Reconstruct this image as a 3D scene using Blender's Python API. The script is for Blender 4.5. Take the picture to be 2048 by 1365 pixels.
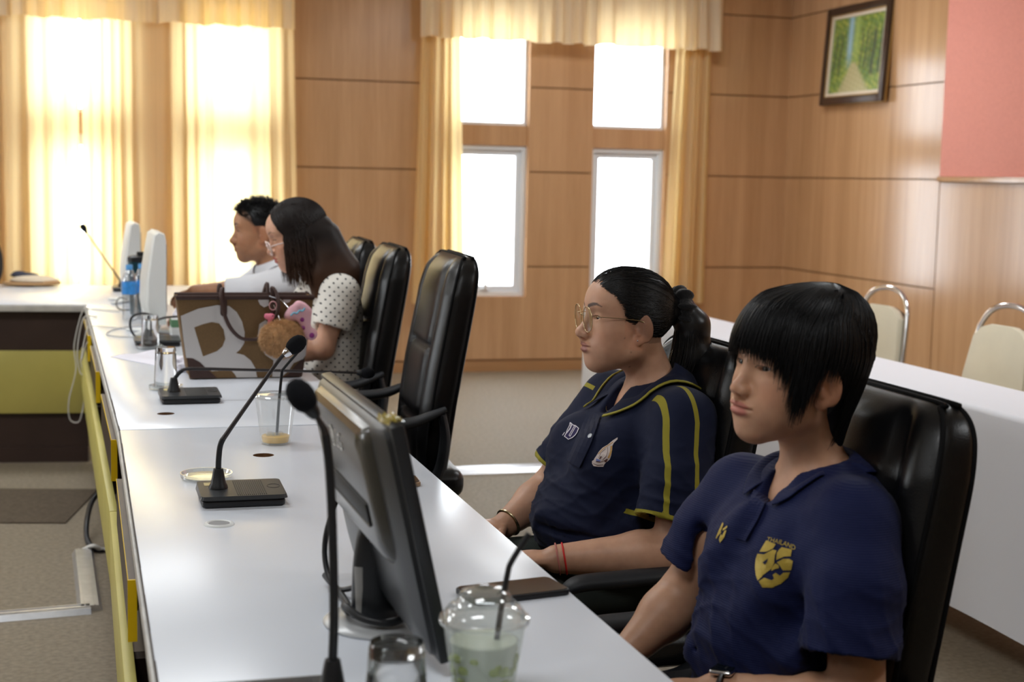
import bpy, bmesh, math, random
import numpy as np
from mathutils import Vector, Matrix
from mathutils.bvhtree import BVHTree

for _o in list(bpy.data.objects):
    bpy.data.objects.remove(_o)
SC = bpy.context.scene
COL = SC.collection
random.seed(7)
RNG = np.random.default_rng(7)
PI = math.pi

# ------------------------------------------------------------------ camera
def cam_axes(yaw, pitch, roll):
    fwd = Vector((math.sin(yaw)*math.cos(pitch), math.cos(yaw)*math.cos(pitch), math.sin(pitch)))
    right = Vector((math.cos(yaw), -math.sin(yaw), 0))
    up = right.cross(fwd)
    return right*math.cos(roll)+up*math.sin(roll), up*math.cos(roll)-right*math.sin(roll), fwd
_cd = bpy.data.cameras.new('camera')
_cd.sensor_width = 36.0
_cd.lens = 2950/2048*36
_cd.clip_start = 0.05
_cd.clip_end = 200
_cd.dof.use_dof = True
_cd.dof.focus_distance = 3.0
_cd.dof.aperture_fstop = 5.0
CAM = bpy.data.objects.new('camera', _cd)
COL.objects.link(CAM)
_r, _u, _f = cam_axes(math.radians(16.35), math.radians(-6.32), math.radians(1.21))
_m = Matrix((( _r.x, _u.x, -_f.x, 0), (_r.y, _u.y, -_f.y, 0), (_r.z, _u.z, -_f.z, 1.38), (0, 0, 0, 1)))
CAM.matrix_world = _m
SC.camera = CAM

# ------------------------------------------------------------------ light
SC.view_settings.view_transform = 'Standard'
SC.view_settings.look = 'None'
SC.view_settings.gamma = 1
SC.view_settings.use_curve_mapping = False
SC.view_settings.exposure = 0.30
W = bpy.data.worlds.new('overcast_sky')
SC.world = W
W.use_nodes = True
_bg = W.node_tree.nodes['Background']
_bg.inputs['Color'].default_value = (0.90, 0.955, 1.0, 1)
_bg.inputs['Strength'].default_value = 9.0
CEIL = 3.1
def ceiling_lamp_light(x, y, power):
    ld = bpy.data.lights.new('ceiling_tube_light', 'AREA')
    ld.shape = 'RECTANGLE'; ld.size = 1.15; ld.size_y = 0.5
    ld.energy = power; ld.color = (0.95, 0.98, 1.0)
    lo = bpy.data.objects.new('ceiling_tube_light', ld)
    lo.location = (x, y, CEIL-0.07)
    COL.objects.link(lo)
LAMPS = [(-3.4, 1.0), (-3.4, 4.5), (-3.4, 8.0), (-0.4, 1.0), (-0.4, 4.5), (-0.4, 8.0),
         (3.4, 1.0), (3.4, 4.5), (3.4, 8.2)]
for _x, _y in LAMPS:
    ceiling_lamp_light(_x, _y, 20.0 if _y < 2 else 27.0)
SC.cycles.max_bounces = 8
SC.cycles.transparent_max_bounces = 16
SC.cycles.caustics_reflective = False
SC.cycles.caustics_refractive = False
SC.cycles.sample_clamp_indirect = 6.0
SC.cycles.use_denoising = True

# ------------------------------------------------------------------ helpers
def L(r, g, b):
    def c(v):
        v /= 255.0
        return v/12.92 if v <= 0.04045 else ((v+0.055)/1.055)**2.4
    return (c(r), c(g), c(b), 1.0)

def nmat(name):
    m = bpy.data.materials.new(name)
    m.use_nodes = True
    nt = m.node_tree
    b = nt.nodes['Principled BSDF']
    return m, nt, b

def N(nt, typ, **kw):
    n = nt.nodes.new(typ)
    for k, v in kw.items():
        if hasattr(n, k):
            setattr(n, k, v)
        else:
            n.inputs[k.replace('_', ' ')].default_value = v
    return n

def ramp(nt, src, stops):
    r = nt.nodes.new('ShaderNodeValToRGB')
    el = r.color_ramp.elements
    while len(el) < len(stops):
        el.new(0.5)
    for e, (p, c) in zip(el, stops):
        e.position = p; e.color = c
    nt.links.new(src, r.inputs[0])
    return r

def pmat(name, col, rough=0.5, metal=0.0, spec=0.5, noise=None, bump=None, trans=0.0, ior=1.45, alpha=1.0, coat=0.0, sss=0.0, sheen=0.0):
    """principled; noise=(scale, amount) mottles the colour; bump=(scale, strength, distance)"""
    m, nt, b = nmat(name)
    b.inputs['Base Color'].default_value = col
    b.inputs['Roughness'].default_value = rough
    b.inputs['Metallic'].default_value = metal
    b.inputs['Specular IOR Level'].default_value = spec
    b.inputs['Transmission Weight'].default_value = trans
    b.inputs['IOR'].default_value = ior
    b.inputs['Alpha'].default_value = alpha
    b.inputs['Coat Weight'].default_value = coat
    if sheen:
        b.inputs['Sheen Weight'].default_value = sheen
    if sss:
        b.inputs['Subsurface Weight'].default_value = sss
        b.inputs['Subsurface Radius'].default_value = (0.008, 0.004, 0.002)
        b.inputs['Subsurface Scale'].default_value = 1.0
    tc = nt.nodes.new('ShaderNodeTexCoord')
    if noise:
        n = N(nt, 'ShaderNodeTexNoise', Scale=noise[0], Detail=4.0)
        nt.links.new(tc.outputs['Object'], n.inputs['Vector'])
        a = noise[1]
        lo = tuple(c*(1-a) for c in col[:3])+(1,); hi = tuple(min(1, c*(1+a)) for c in col[:3])+(1,)
        r = ramp(nt, n.outputs['Fac'], [(0.3, lo), (0.7, hi)])
        nt.links.new(r.outputs[0], b.inputs['Base Color'])
    if bump:
        n = N(nt, 'ShaderNodeTexNoise', Scale=bump[0], Detail=3.0)
        nt.links.new(tc.outputs['Object'], n.inputs['Vector'])
        bp = N(nt, 'ShaderNodeBump', Strength=bump[1], Distance=bump[2])
        nt.links.new(n.outputs['Fac'], bp.inputs['Height'])
        nt.links.new(bp.outputs[0], b.inputs['Normal'])
    return m

def clear_mat(name, tint, gloss=0.12, rough=0.05, haze=0.0, hazecol=(0.9, 0.95, 0.95, 1), edge=0.5):
    """thin clear plastic or glass: see-through with a fresnel sheen and an optional milky share"""
    m = bpy.data.materials.new(name); m.use_nodes = True
    nt = m.node_tree; nt.nodes.clear()
    out = nt.nodes.new('ShaderNodeOutputMaterial')
    tr = nt.nodes.new('ShaderNodeBsdfTransparent'); tr.inputs[0].default_value = tint
    gl = nt.nodes.new('ShaderNodeBsdfGlossy'); gl.inputs['Roughness'].default_value = rough
    lw = nt.nodes.new('ShaderNodeLayerWeight'); lw.inputs['Blend'].default_value = 0.35
    mr = nt.nodes.new('ShaderNodeMapRange')
    mr.inputs['To Min'].default_value = gloss; mr.inputs['To Max'].default_value = edge
    nt.links.new(lw.outputs['Facing'], mr.inputs['Value'])
    mx = nt.nodes.new('ShaderNodeMixShader')
    nt.links.new(mr.outputs[0], mx.inputs[0])
    nt.links.new(tr.outputs[0], mx.inputs[1]); nt.links.new(gl.outputs[0], mx.inputs[2])
    last = mx
    if haze:
        df = nt.nodes.new('ShaderNodeBsdfDiffuse'); df.inputs[0].default_value = hazecol
        m2 = nt.nodes.new('ShaderNodeMixShader'); m2.inputs[0].default_value = haze
        nt.links.new(mx.outputs[0], m2.inputs[1]); nt.links.new(df.outputs[0], m2.inputs[2])
        last = m2
    nt.links.new(last.outputs[0], out.inputs[0])
    return m

def wood_mat(name, c1, c2, rough=0.3, axis='Z', gloss=0.5):
    m, nt, b = nmat(name)
    tc = nt.nodes.new('ShaderNodeTexCoord')
    geo = nt.nodes.new('ShaderNodeNewGeometry')
    mp = nt.nodes.new('ShaderNodeMapping')
    mp.inputs['Scale'].default_value = {'Z': (9, 9, 0.35), 'X': (0.35, 9, 9), 'Y': (9, 0.35, 9)}[axis]
    nt.links.new(geo.outputs['Position'], mp.inputs['Vector'])
    n1 = N(nt, 'ShaderNodeTexNoise', Scale=1.0, Detail=5.0, Roughness=0.6, Distortion=0.6)
    n2 = N(nt, 'ShaderNodeTexNoise', Scale=14.0, Detail=3.0)
    nt.links.new(mp.outputs[0], n1.inputs['Vector']); nt.links.new(mp.outputs[0], n2.inputs['Vector'])
    ad = N(nt, 'ShaderNodeMath', operation='MULTIPLY_ADD')
    ad.inputs[1].default_value = 0.35
    nt.links.new(n2.outputs['Fac'], ad.inputs[0]); nt.links.new(n1.outputs['Fac'], ad.inputs[2])
    r = ramp(nt, ad.outputs[0], [(0.42, c1), (0.95, c2)])
    nt.links.new(r.outputs[0], b.inputs['Base Color'])
    b.inputs['Roughness'].default_value = rough
    b.inputs['Specular IOR Level'].default_value = gloss
    return m

def mesh_obj(name, verts, faces, mat=None, parent=None, smooth=False, loc=None, recalc=False):
    me = bpy.data.meshes.new(name)
    verts = np.asarray(verts, dtype=np.float64)
    if loc is not None:
        verts = verts-np.asarray(loc)
    me.from_pydata(verts.tolist(), [], [tuple(int(i) for i in f) for f in faces])
    if recalc:
        bm = bmesh.new(); bm.from_mesh(me)
        bmesh.ops.recalc_face_normals(bm, faces=bm.faces); bm.to_mesh(me); bm.free()
    me.update()
    if smooth:
        me.polygons.foreach_set('use_smooth', [True]*len(me.polygons))
    if mat:
        me.materials.append(mat)
    o = bpy.data.objects.new(name, me)
    COL.objects.link(o)
    if loc is not None:
        o.location = loc
    if parent:
        o.parent = parent
    return o

def bm_obj(name, bm, mat=None, parent=None, smooth=False):
    me = bpy.data.meshes.new(name)
    bmesh.ops.recalc_face_normals(bm, faces=bm.faces)
    bm.to_mesh(me); bm.free()
    if smooth:
        me.polygons.foreach_set('use_smooth', [True]*len(me.polygons))
    if mat:
        me.materials.append(mat)
    o = bpy.data.objects.new(name, me)
    COL.objects.link(o)
    if parent:
        o.parent = parent
    return o

def autosmooth(o, ang=35):
    me = o.data
    me.polygons.foreach_set('use_smooth', [True]*len(me.polygons))
    try:
        me.set_sharp_from_angle(angle=math.radians(ang))
    except Exception:
        pass
    return o

def empty(name, loc=(0, 0, 0), rz=0.0):
    o = bpy.data.objects.new(name, None)
    o.empty_display_size = 0.1
    o.location = loc; o.rotation_euler = (0, 0, rz)
    COL.objects.link(o)
    return o

def tag(o, label=None, cat=None, group=None, kind=None):
    if label: o['label'] = label
    if cat: o['category'] = cat
    if group: o['group'] = group
    if kind: o['kind'] = kind
    return o

def copy_tree(o, parent=None):
    c = o.copy(); COL.objects.link(c); c.parent = parent
    for ch in list(o.children):
        copy_tree(ch, c)
    return c

def add_box(bm, x0, x1, y0, y1, z0, z1, bev=0.0, seg=2, M=None):
    r = bmesh.ops.create_cube(bm, size=1.0)
    vs = r['verts']
    for v in vs:
        v.co = Vector(((x0+x1)/2+v.co.x*(x1-x0), (y0+y1)/2+v.co.y*(y1-y0), (z0+z1)/2+v.co.z*(z1-z0)))
    if bev:
        es = list({e for v in vs for e in v.link_edges})
        rb = bmesh.ops.bevel(bm, geom=es, offset=bev, segments=seg, affect='EDGES', profile=0.5)
        vs = list({v for f in rb['faces'] for v in f.verts} | {v for v in vs if v.is_valid})
    if M is not None:
        for v in vs:
            v.co = M @ v.co
    return vs

def box(name, x0, x1, y0, y1, z0, z1, mat, parent=None, bev=0.0, seg=2, M=None):
    bm = bmesh.new()
    add_box(bm, x0, x1, y0, y1, z0, z1, bev, seg, M)
    o = bm_obj(name, bm, mat, parent)
    if bev:
        autosmooth(o, 40)
    return o

def catmull(pts, n=8):
    P = [np.array(p, float) for p in pts]
    P = [2*P[0]-P[1]]+P+[2*P[-1]-P[-2]]
    out = []
    for i in range(1, len(P)-2):
        for k in range(n):
            t = k/n
            a, b, c, d = P[i-1], P[i], P[i+1], P[i+2]
            out.append(0.5*((2*b)+(-a+c)*t+(2*a-5*b+4*c-d)*t*t+(-a+3*b-3*c+d)*t**3))
    out.append(P[-2])
    return np.array(out)

def tube_data(path, rad, sides=10, flat=None, closed=False, caps=True):
    """verts, faces of a swept tube; rad scalar or list; flat=(a,b) scales the two cross axes"""
    P = np.asarray(path, float); n = len(P)
    R = np.full(n, rad, float) if np.isscalar(rad) else np.interp(np.linspace(0, 1, n), np.linspace(0, 1, len(rad)), rad)
    T = np.gradient(P, axis=0)
    if closed:
        T = np.roll(P, -1, 0)-np.roll(P, 1, 0)
    T /= np.linalg.norm(T, axis=1)[:, None]+1e-12
    ref = np.array([0, 0, 1.0])
    if abs(T[0] @ ref) > 0.9:
        ref = np.array([1.0, 0, 0])
    u = np.cross(T[0], ref); u /= np.linalg.norm(u)
    verts = []
    a = np.linspace(0, 2*PI, sides, endpoint=False)
    fa, fb = flat or (1, 1)
    for i in range(n):
        u = u-T[i]*(u @ T[i]); u /= np.linalg.norm(u)+1e-12
        w = np.cross(T[i], u)
        verts.append(P[i]+R[i]*(fa*np.cos(a)[:, None]*u+fb*np.sin(a)[:, None]*w))
    verts = np.concatenate(verts)
    faces = []
    m = n if closed else n-1
    for i in range(m):
        j = (i+1) % n
        for k in range(sides):
            l = (k+1) % sides
            faces.append((i*sides+k, i*sides+l, j*sides+l, j*sides+k))
    if caps and not closed:
        faces.append(tuple(range(sides))[::-1])
        faces.append(tuple((n-1)*sides+k for k in range(sides)))
    return verts, faces

def tube(name, path, rad, mat, parent=None, sides=10, flat=None, closed=False, loc=None):
    v, f = tube_data(path, rad, sides, flat, closed)
    o = mesh_obj(name, v, f, mat, parent, True, loc)
    return autosmooth(o, 60)

def lathe_data(profile, seg=32, c=(0, 0, 0)):
    """profile: list of (r, z); r==0 at an end closes it"""
    verts, faces, rings = [], [], []
    for r, z in profile:
        if r < 1e-6:
            rings.append([len(verts)]); verts.append((c[0], c[1], c[2]+z))
        else:
            rings.append(list(range(len(verts), len(verts)+seg)))
            for k in range(seg):
                a = 2*PI*k/seg
                verts.append((c[0]+r*math.cos(a), c[1]+r*math.sin(a), c[2]+z))
    for A, B in zip(rings, rings[1:]):
        for k in range(seg):
            l = (k+1) % seg
            if len(A) == 1 and len(B) == 1:
                continue
            if len(A) == 1:
                faces.append((A[0], B[l], B[k]))
            elif len(B) == 1:
                faces.append((A[k], A[l], B[0]))
            else:
                faces.append((A[k], A[l], B[l], B[k]))
    return verts, faces

def lathe(name, profile, mat, parent=None, seg=32, c=(0, 0, 0), ang=40):
    v, f = lathe_data(profile, seg, c)
    return autosmooth(mesh_obj(name, v, f, mat, parent, True, recalc=True), ang)

def prism(name, poly, axis, a0, a1, mat, parent=None, bev=0.0, M=None):
    """extrude a 2-D polygon along axis: 'X' poly=(y,z); 'Y' poly=(x,z); 'Z' poly=(x,y)"""
    def p3(p, a):
        return {'X': (a, p[0], p[1]), 'Y': (p[0], a, p[1]), 'Z': (p[0], p[1], a)}[axis]
    bm = bmesh.new()
    A = [bm.verts.new(p3(p, a0)) for p in poly]
    B = [bm.verts.new(p3(p, a1)) for p in poly]
    bm.faces.new(A); bm.faces.new(B[::-1])
    n = len(poly)
    for i in range(n):
        bm.faces.new((A[i], B[i], B[(i+1) % n], A[(i+1) % n]))
    bmesh.ops.recalc_face_normals(bm, faces=bm.faces)
    if bev:
        es = [e for e in bm.edges if len(e.link_faces) == 2 and e.calc_face_angle(0) > 0.6]
        bmesh.ops.bevel(bm, geom=es, offset=bev, segments=2, affect='EDGES', profile=0.5)
    if M is not None:
        bm.transform(M)
    o = bm_obj(name, bm, mat, parent)
    return autosmooth(o, 35)

def rrect(w, h, r, n=5, cx=0, cy=0):
    pts = []
    for sx, sy, a0 in ((1, 1, 0), (-1, 1, PI/2), (-1, -1, PI), (1, -1, 1.5*PI)):
        for k in range(n+1):
            a = a0+PI/2*k/n
            pts.append((cx+sx*(w/2-r)+r*math.cos(a), cy+sy*(h/2-r)+r*math.sin(a)))
    return pts

def arc(cx, cy, r, a0, a1, n=12):
    return [(cx+r*math.cos(math.radians(a0+(a1-a0)*k/n)), cy+r*math.sin(math.radians(a0+(a1-a0)*k/n))) for k in range(n+1)]
# ------------------------------------------------------------------ materials
M_wood = wood_mat('beech_veneer', L(180, 138, 98), L(210, 168, 126), rough=0.2, gloss=0.55)
M_wood_dark = wood_mat('beech_skirting', L(160, 116, 76), L(188, 146, 102), rough=0.4, axis='X')
M_groove = pmat('groove_shadow_board', L(146, 106, 70), 0.8)
M_carpet = pmat('beige_carpet', L(138, 126, 108), 0.62, spec=0.5, noise=(55, 0.22), bump=(420, 0.6, 0.004))
M_floor_shade = pmat('shaded_carpet_brown', L(98, 86, 72), 0.8, spec=0.3, noise=(60, 0.2), bump=(420, 0.6, 0.004))  # darker carpet tone for the painted shade on the floor
M_ceil = pmat('ceiling_paint', L(238, 236, 230), 0.9)
M_wallplain = pmat('cream_wall_paint', L(214, 196, 168), 0.85)
M_alu = pmat('white_aluminium', L(226, 230, 234), 0.4, spec=0.5)
M_alu_raw = pmat('brushed_aluminium', L(205, 206, 210), 0.32, metal=0.85, noise=(30, 0.08))
M_pane = clear_mat('window_glass', (0.98, 0.99, 1.0, 1), gloss=0.03, edge=0.4)
M_top = pmat('white_laminate', L(224, 229, 238), 0.24, spec=0.5, noise=(2.5, 0.02))
M_edge = pmat('worn_edge_band', L(205, 203, 198), 0.5, noise=(18, 0.12))
M_darkedge = pmat('dark_edge_line', L(70, 62, 56), 0.7)
M_brown = pmat('dark_brown_laminate', L(58, 43, 38), 0.42, noise=(6, 0.1))
M_yellow = pmat('mustard_laminate', L(198, 187, 104), 0.45, noise=(5, 0.05))
M_yellow_hot = pmat('bright_yellow_edging', L(246, 205, 20), 0.45)
M_felt = pmat('salmon_felt', L(230, 158, 144), 0.95, spec=0.1, noise=(90, 0.05), bump=(500, 0.4, 0.002))
M_cloth = pmat('white_tablecloth', L(232, 232, 238), 0.8, spec=0.2, bump=(9, 0.12, 0.02))
M_black = pmat('black_plastic', L(26, 27, 30), 0.42, spec=0.5)
M_black_soft = pmat('black_soft_plastic', L(30, 32, 36), 0.55, spec=0.45, bump=(700, 0.2, 0.001))
M_leather = pmat('black_leather', L(12, 12, 14), 0.31, spec=0.5, noise=(12, 0.1), bump=(420, 0.22, 0.0015))
M_leather_side = pmat('black_vinyl_side', L(9, 9, 11), 0.75, spec=0.2, bump=(500, 0.2, 0.001))
M_chrome = pmat('chrome', L(225, 225, 228), 0.13, metal=1.0)
M_white_pl = pmat('white_plastic', L(226, 228, 226), 0.38, spec=0.45)
M_glass = clear_mat('drinking_glass', (0.955, 0.965, 0.965, 1), gloss=0.08, rough=0.02, edge=0.8)

def curtain_mat(name, c, tcol, tshare):
    m = bpy.data.materials.new(name); m.use_nodes = True
    nt = m.node_tree; nt.nodes.clear()
    out = nt.nodes.new('ShaderNodeOutputMaterial')
    tc = nt.nodes.new('ShaderNodeTexCoord')
    mp = nt.nodes.new('ShaderNodeMapping'); mp.inputs['Scale'].default_value = (60, 2, 0.4)
    nt.links.new(tc.outputs['Object'], mp.inputs['Vector'])
    n = N(nt, 'ShaderNodeTexNoise', Scale=1.0, Detail=3.0)
    nt.links.new(mp.outputs[0], n.inputs['Vector'])
    r = ramp(nt, n.outputs['Fac'], [(0.35, tuple(v*0.82 for v in c[:3])+(1,)), (0.65, c)])
    df = nt.nodes.new('ShaderNodeBsdfDiffuse'); tl = nt.nodes.new('ShaderNodeBsdfTranslucent')
    nt.links.new(r.outputs[0], df.inputs[0])
    tl.inputs[0].default_value = tcol
    mx = nt.nodes.new('ShaderNodeMixShader'); mx.inputs[0].default_value = tshare
    nt.links.new(df.outputs[0], mx.inputs[1]); nt.links.new(tl.outputs[0], mx.inputs[2])
    nt.links.new(mx.outputs[0], out.inputs[0])
    return m
M_curtain = curtain_mat('cream_curtain', L(240, 220, 178), L(255, 232, 172), 0.62)
M_valance = curtain_mat('cream_valance', L(246, 232, 202), L(255, 226, 170), 0.4)

# ------------------------------------------------------------------ the room
YB = 10.08; XR = 5.06; XL = -6.0; YF = -4.0
fl = box('floor', XL-0.2, XR+0.2, YF-0.2, YB+0.3, -0.12, 0.0, M_carpet)
tag(fl, 'beige carpeted floor of the meeting room', kind='structure')
ce = box('ceiling', XL-0.2, XR+0.2, YF-0.2, YB+0.3, CEIL, CEIL+0.12, M_ceil)
tag(ce, 'plain white ceiling above the meeting room', kind='structure')

OPEN = [(-0.30, 0.28), (0.67, 1.24), (2.47, 3.06), (3.52, 4.10)]
OZ0, OZ1 = 0.525, 2.48
bm = bmesh.new()
xs = [XL-0.2]+[v for o in OPEN for v in o]+[XR+0.2]
for i in range(0, len(xs), 2):
    add_box(bm, xs[i], xs[i+1], YB+0.02, YB+0.24, OZ0, OZ1)
add_box(bm, XL-0.2, XR+0.2, YB+0.02, YB+0.24, 0, OZ0)
add_box(bm, XL-0.2, XR+0.2, YB+0.02, YB+0.24, OZ1, CEIL)
wb = bm_obj('wall_back', bm, M_groove)
tag(wb, 'wood panelled back wall pierced by narrow windows', kind='structure')
ROWS = [0.082, 0.751, 1.424, 2.017, 2.595, CEIL]
G = 0.0045
colx = [(xs[i], xs[i+1]) for i in range(0, len(xs), 2)]
seams = {0: [XL, -4.2, -2.4, -0.30], 4: [4.10, XR]}
for ri in range(5):
    z0, z1 = ROWS[ri]+G, ROWS[ri+1]-G
    for ci, (a, b) in enumerate(colx):
        a = max(a, XL); b = min(b, XR)
        cuts = seams.get(ci, [a, b])
        for a2, b2 in zip(cuts, cuts[1:]):
            zz0 = max(z0, OZ0) if ri == 0 else z0
            zz1 = z1
            g0 = 0.002 if a2 > a else 0; g1 = 0.002 if b2 < b else 0
            if ri == 4:
                continue
            box('panel', a2+g0, b2-g1, YB, YB+0.02, zz0, zz1, M_wood, wb)
for a2, b2 in ((XL, -4.2), (-4.2, -2.4), (-2.4, -0.6), (-0.6, 0.6), (0.6, 2.30), (2.30, 4.0), (4.0, XR)):
    box('panel', a2+0.0015, b2-0.0015, YB, YB+0.02, ROWS[0]+G, OZ0, M_wood, wb)
for i, (a, b) in enumerate(OPEN):      # heads above the openings
    box('panel', a, b, YB, YB+0.02, OZ1, 2.595-G, M_wood, wb)
for a2, b2 in ((XL, -2.4), (-2.4, 0.6), (0.6, 2.8), (2.8, XR)):
    box('panel', a2, b2, YB, YB+0.02, 2.595+G, CEIL, M_wood, wb)
bb = box('baseboard_back', XL, XR, YB-0.012, YB+0.02, 0.0, 0.076, M_wood_dark)
tag(bb, 'low wooden skirting along the back wall', kind='structure')

for n, (a, b) in enumerate(OPEN):      # reveals, transoms and aluminium windows
    rv = bmesh.new()
    add_box(rv, a-0.0, a+0.012, YB, YB+0.2, OZ0, OZ1)
    add_box(rv, b-0.012, b+0.0, YB, YB+0.2, OZ0, OZ1)
    add_box(rv, a+0.012, b-0.012, YB, YB+0.2, OZ0, OZ0+0.012)
    add_box(rv, a+0.012, b-0.012, YB, YB+0.2, OZ1-0.012, OZ1)
    t = bm_obj('window_reveal', rv, M_wood, wb)
    box('transom_panel', a+0.012, b-0.012, YB+0.035, YB+0.2, 1.605, 1.748, M_wood, wb)
    w = bmesh.new()
    a1, b1 = a+0.012, b-0.012
    def ring(bm, x0, x1, z0, z1, t, y0, y1):
        add_box(bm, x0, x0+t, y0, y1, z0, z1); add_box(bm, x1-t, x1, y0, y1, z0, z1)
        add_box(bm, x0+t, x1-t, y0, y1, z0, z0+t); add_box(bm, x0+t, x1-t, y0, y1, z1-t, z1)
    ring(w, a1, b1, 1.748, OZ1-0.012, 0.022, YB+0.06, YB+0.12)
    ring(w, a1, b1, OZ0+0.012, 1.605, 0.03, YB+0.05, YB+0.12)
    fr = bm_obj('window_%d' % (n+1), w, M_alu)
    tag(fr, ['narrow window behind the drawn curtain nearest the left edge', 'narrow window behind the drawn curtain above the seated man',
             'tall narrow window with white frame beside the left tied curtain', 'tall narrow window with white frame beside the right tied curtain'][n], kind='structure')
    s = bmesh.new()
    ring(s, a1+0.03, b1-0.03, OZ0+0.042, 1.575, 0.042, YB+0.075, YB+0.11)
    sash = bm_obj('sash', s, M_alu, fr)
    box('pane', a1+0.07, b1-0.07, YB+0.09, YB+0.094, OZ0+0.08, 1.535, M_pane, sash)
    box('pane', a1+0.02, b1-0.02, YB+0.09, YB+0.094, 1.768, OZ1-0.03, M_pane, fr)
    h = bmesh.new()
    add_box(h, (a1+b1)/2-0.03, (a1+b1)/2+0.03, YB+0.055, YB+0.075, OZ0+0.05, OZ0+0.064, 0.003)
    add_box(h, (a1+b1)/2-0.012, (a1+b1)/2+0.012, YB+0.045, YB+0.06, OZ0+0.06, OZ0+0.1, 0.003)
    bm_obj('latch', h, M_alu, sash)

# right wall
wr = box('wall_right', XR+0.02, XR+0.22, YF-0.2, YB+0.02, 0, CEIL, M_groove)
tag(wr, 'wood panelled right wall with salmon board', kind='structure')
for z0, z1 in ((ROWS[0], ROWS[1]), (ROWS[1], ROWS[2]), (ROWS[2], ROWS[3]), (ROWS[3], ROWS[4]), (ROWS[4], CEIL)):
    box('panel', XR, XR+0.02, 8.008, YB, z0+G, z1-G, M_wood, wr)
for y0, y1 in ((6.2, 8.0), (4.4, 6.2), (2.6, 4.4), (0.8, 2.6), (-1.0, 0.8), (YF, -1.0)):
    box('panel', XR, XR+0.02, y0+0.003, y1-0.003, ROWS[0]+G, 1.405, M_wood, wr)
    box('panel', XR, XR+0.02, y0+0.003, y1-0.003, 1.43, CEIL, M_wood, wr)
br = box('baseboard_right', XR-0.012, XR+0.02, YF, YB-0.012, 0.0, 0.076, M_wood_dark)
tag(br, 'low wooden skirting along the right wall', kind='structure')
fb = empty('felt_board', (XR, 6.4, 1.43))
tag(fb, 'large salmon pink felt board on the right wall', 'notice board')
box('felt_panel', -0.016, -0.001, -1.9, 1.586, 0.012, 1.5, M_felt, fb, 0.004)
box('ledge', -0.03, -0.001, -1.9, 1.595, -0.02, 0.011, M_wood, fb, 0.003)

# far left and rear walls (outside the frame, they carry the daylight of the room)
bm = bmesh.new()
LW = [(6.2, 7.8)]
ys = [YF-0.2]+[v for o in LW for v in o]+[YB+0.24]
for i in range(0, len(ys), 2):
    add_box(bm, XL-0.2, XL, ys[i], ys[i+1], 0.85, 2.55)
add_box(bm, XL-0.2, XL, YF-0.2, YB+0.24, 0, 0.85)
add_box(bm, XL-0.2, XL, YF-0.2, YB+0.24, 2.55, CEIL)
wl = bm_obj('wall_left', bm, M_wallplain)
tag(wl, 'cream left wall with wide windows', kind='structure')
for n, (a, b) in enumerate(LW):
    w = bmesh.new()
    ring(w, a, b, 0.85, 2.55, 0.05, 0, 1)
    for v in w.verts:
        v.co = Vector((XL-0.12+0.06*v.co.y, v.co.x, v.co.z))
    o = bm_obj('window_%d' % (n+5), w, M_alu)
    tag(o, 'wide side window in the left wall', kind='structure')
wf = box('wall_front', XL-0.2, XR+0.22, YF-0.2, YF, 0, CEIL, M_wallplain)
tag(wf, 'plain cream wall behind the photographer', kind='structure')

for x, y in LAMPS:
    lf = box('ceiling_lamp', x-0.62, x+0.62, y-0.3, y+0.3, CEIL-0.06, CEIL, M_white_pl, None, 0.01)
    tag(lf, 'flat white ceiling lamp panel, %s row, over the %s of the room' % ({1.0: 'near', 4.5: 'middle'}.get(y, 'far'), {-3.4: 'left side', -0.4: 'middle'}.get(x, 'right side')), 'lamp', 'ceiling lamps')

# floor trunking and painted shade patch
def trunk(pts, w, h, label):
    o = empty('floor_trunking', (pts[0][0], pts[0][1], 0))
    tag(o, label, 'cable cover')
    for i, (p, q) in enumerate(zip(pts, pts[1:])):
        p = Vector(p); q = Vector(q); d = (q-p); l = d.length; a = math.atan2(d.y, d.x)
        bm = bmesh.new()
        poly = [(-w/2, 0.0), (-w/2*0.72, h), (w/2*0.72, h), (w/2, 0.0)]
        A = [bm.verts.new((0, *t)) for t in poly]; B = [bm.verts.new((l, *t)) for t in poly]
        bm.faces.new(A); bm.faces.new(B[::-1])
        for k in range(4):
            bm.faces.new((A[k], B[k], B[(k+1) % 4], A[(k+1) % 4]))
        for s in (-0.2, 0.2):
            add_box(bm, 0, l, s*w-0.002, s*w+0.002, h, h+0.002)
        s = bm_obj('cover_strip', bm, M_alu_raw, o)
        s.location = (p.x-pts[0][0], p.y-pts[0][1], 0); s.rotation_euler = (0, 0, a)
    return o
trunk([(0.95, 6.60, 0), (4.6, 6.60, 0)], 0.11, 0.022, 'long silver cable cover across the carpet behind the chairs')
trunk([(-2.6, 4.44, 0), (0.015, 4.69, 0), (-0.005, 5.42, 0)], 0.075, 0.018, 'bent silver cable cover on the carpet inside the table ring')
fm = box('floor_shade', -2.4, -0.005, -0.31, 0.31, 0.0005, 0.006, M_floor_shade, None, 0.002)  # thin dark sheet standing in for the shade under the cross table
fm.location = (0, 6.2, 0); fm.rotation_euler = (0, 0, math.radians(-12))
tag(fm, 'dark brown patch standing in for shade before the cross table', 'mat')  # no real mat: dark sheet standing in for shade on the carpet

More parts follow.
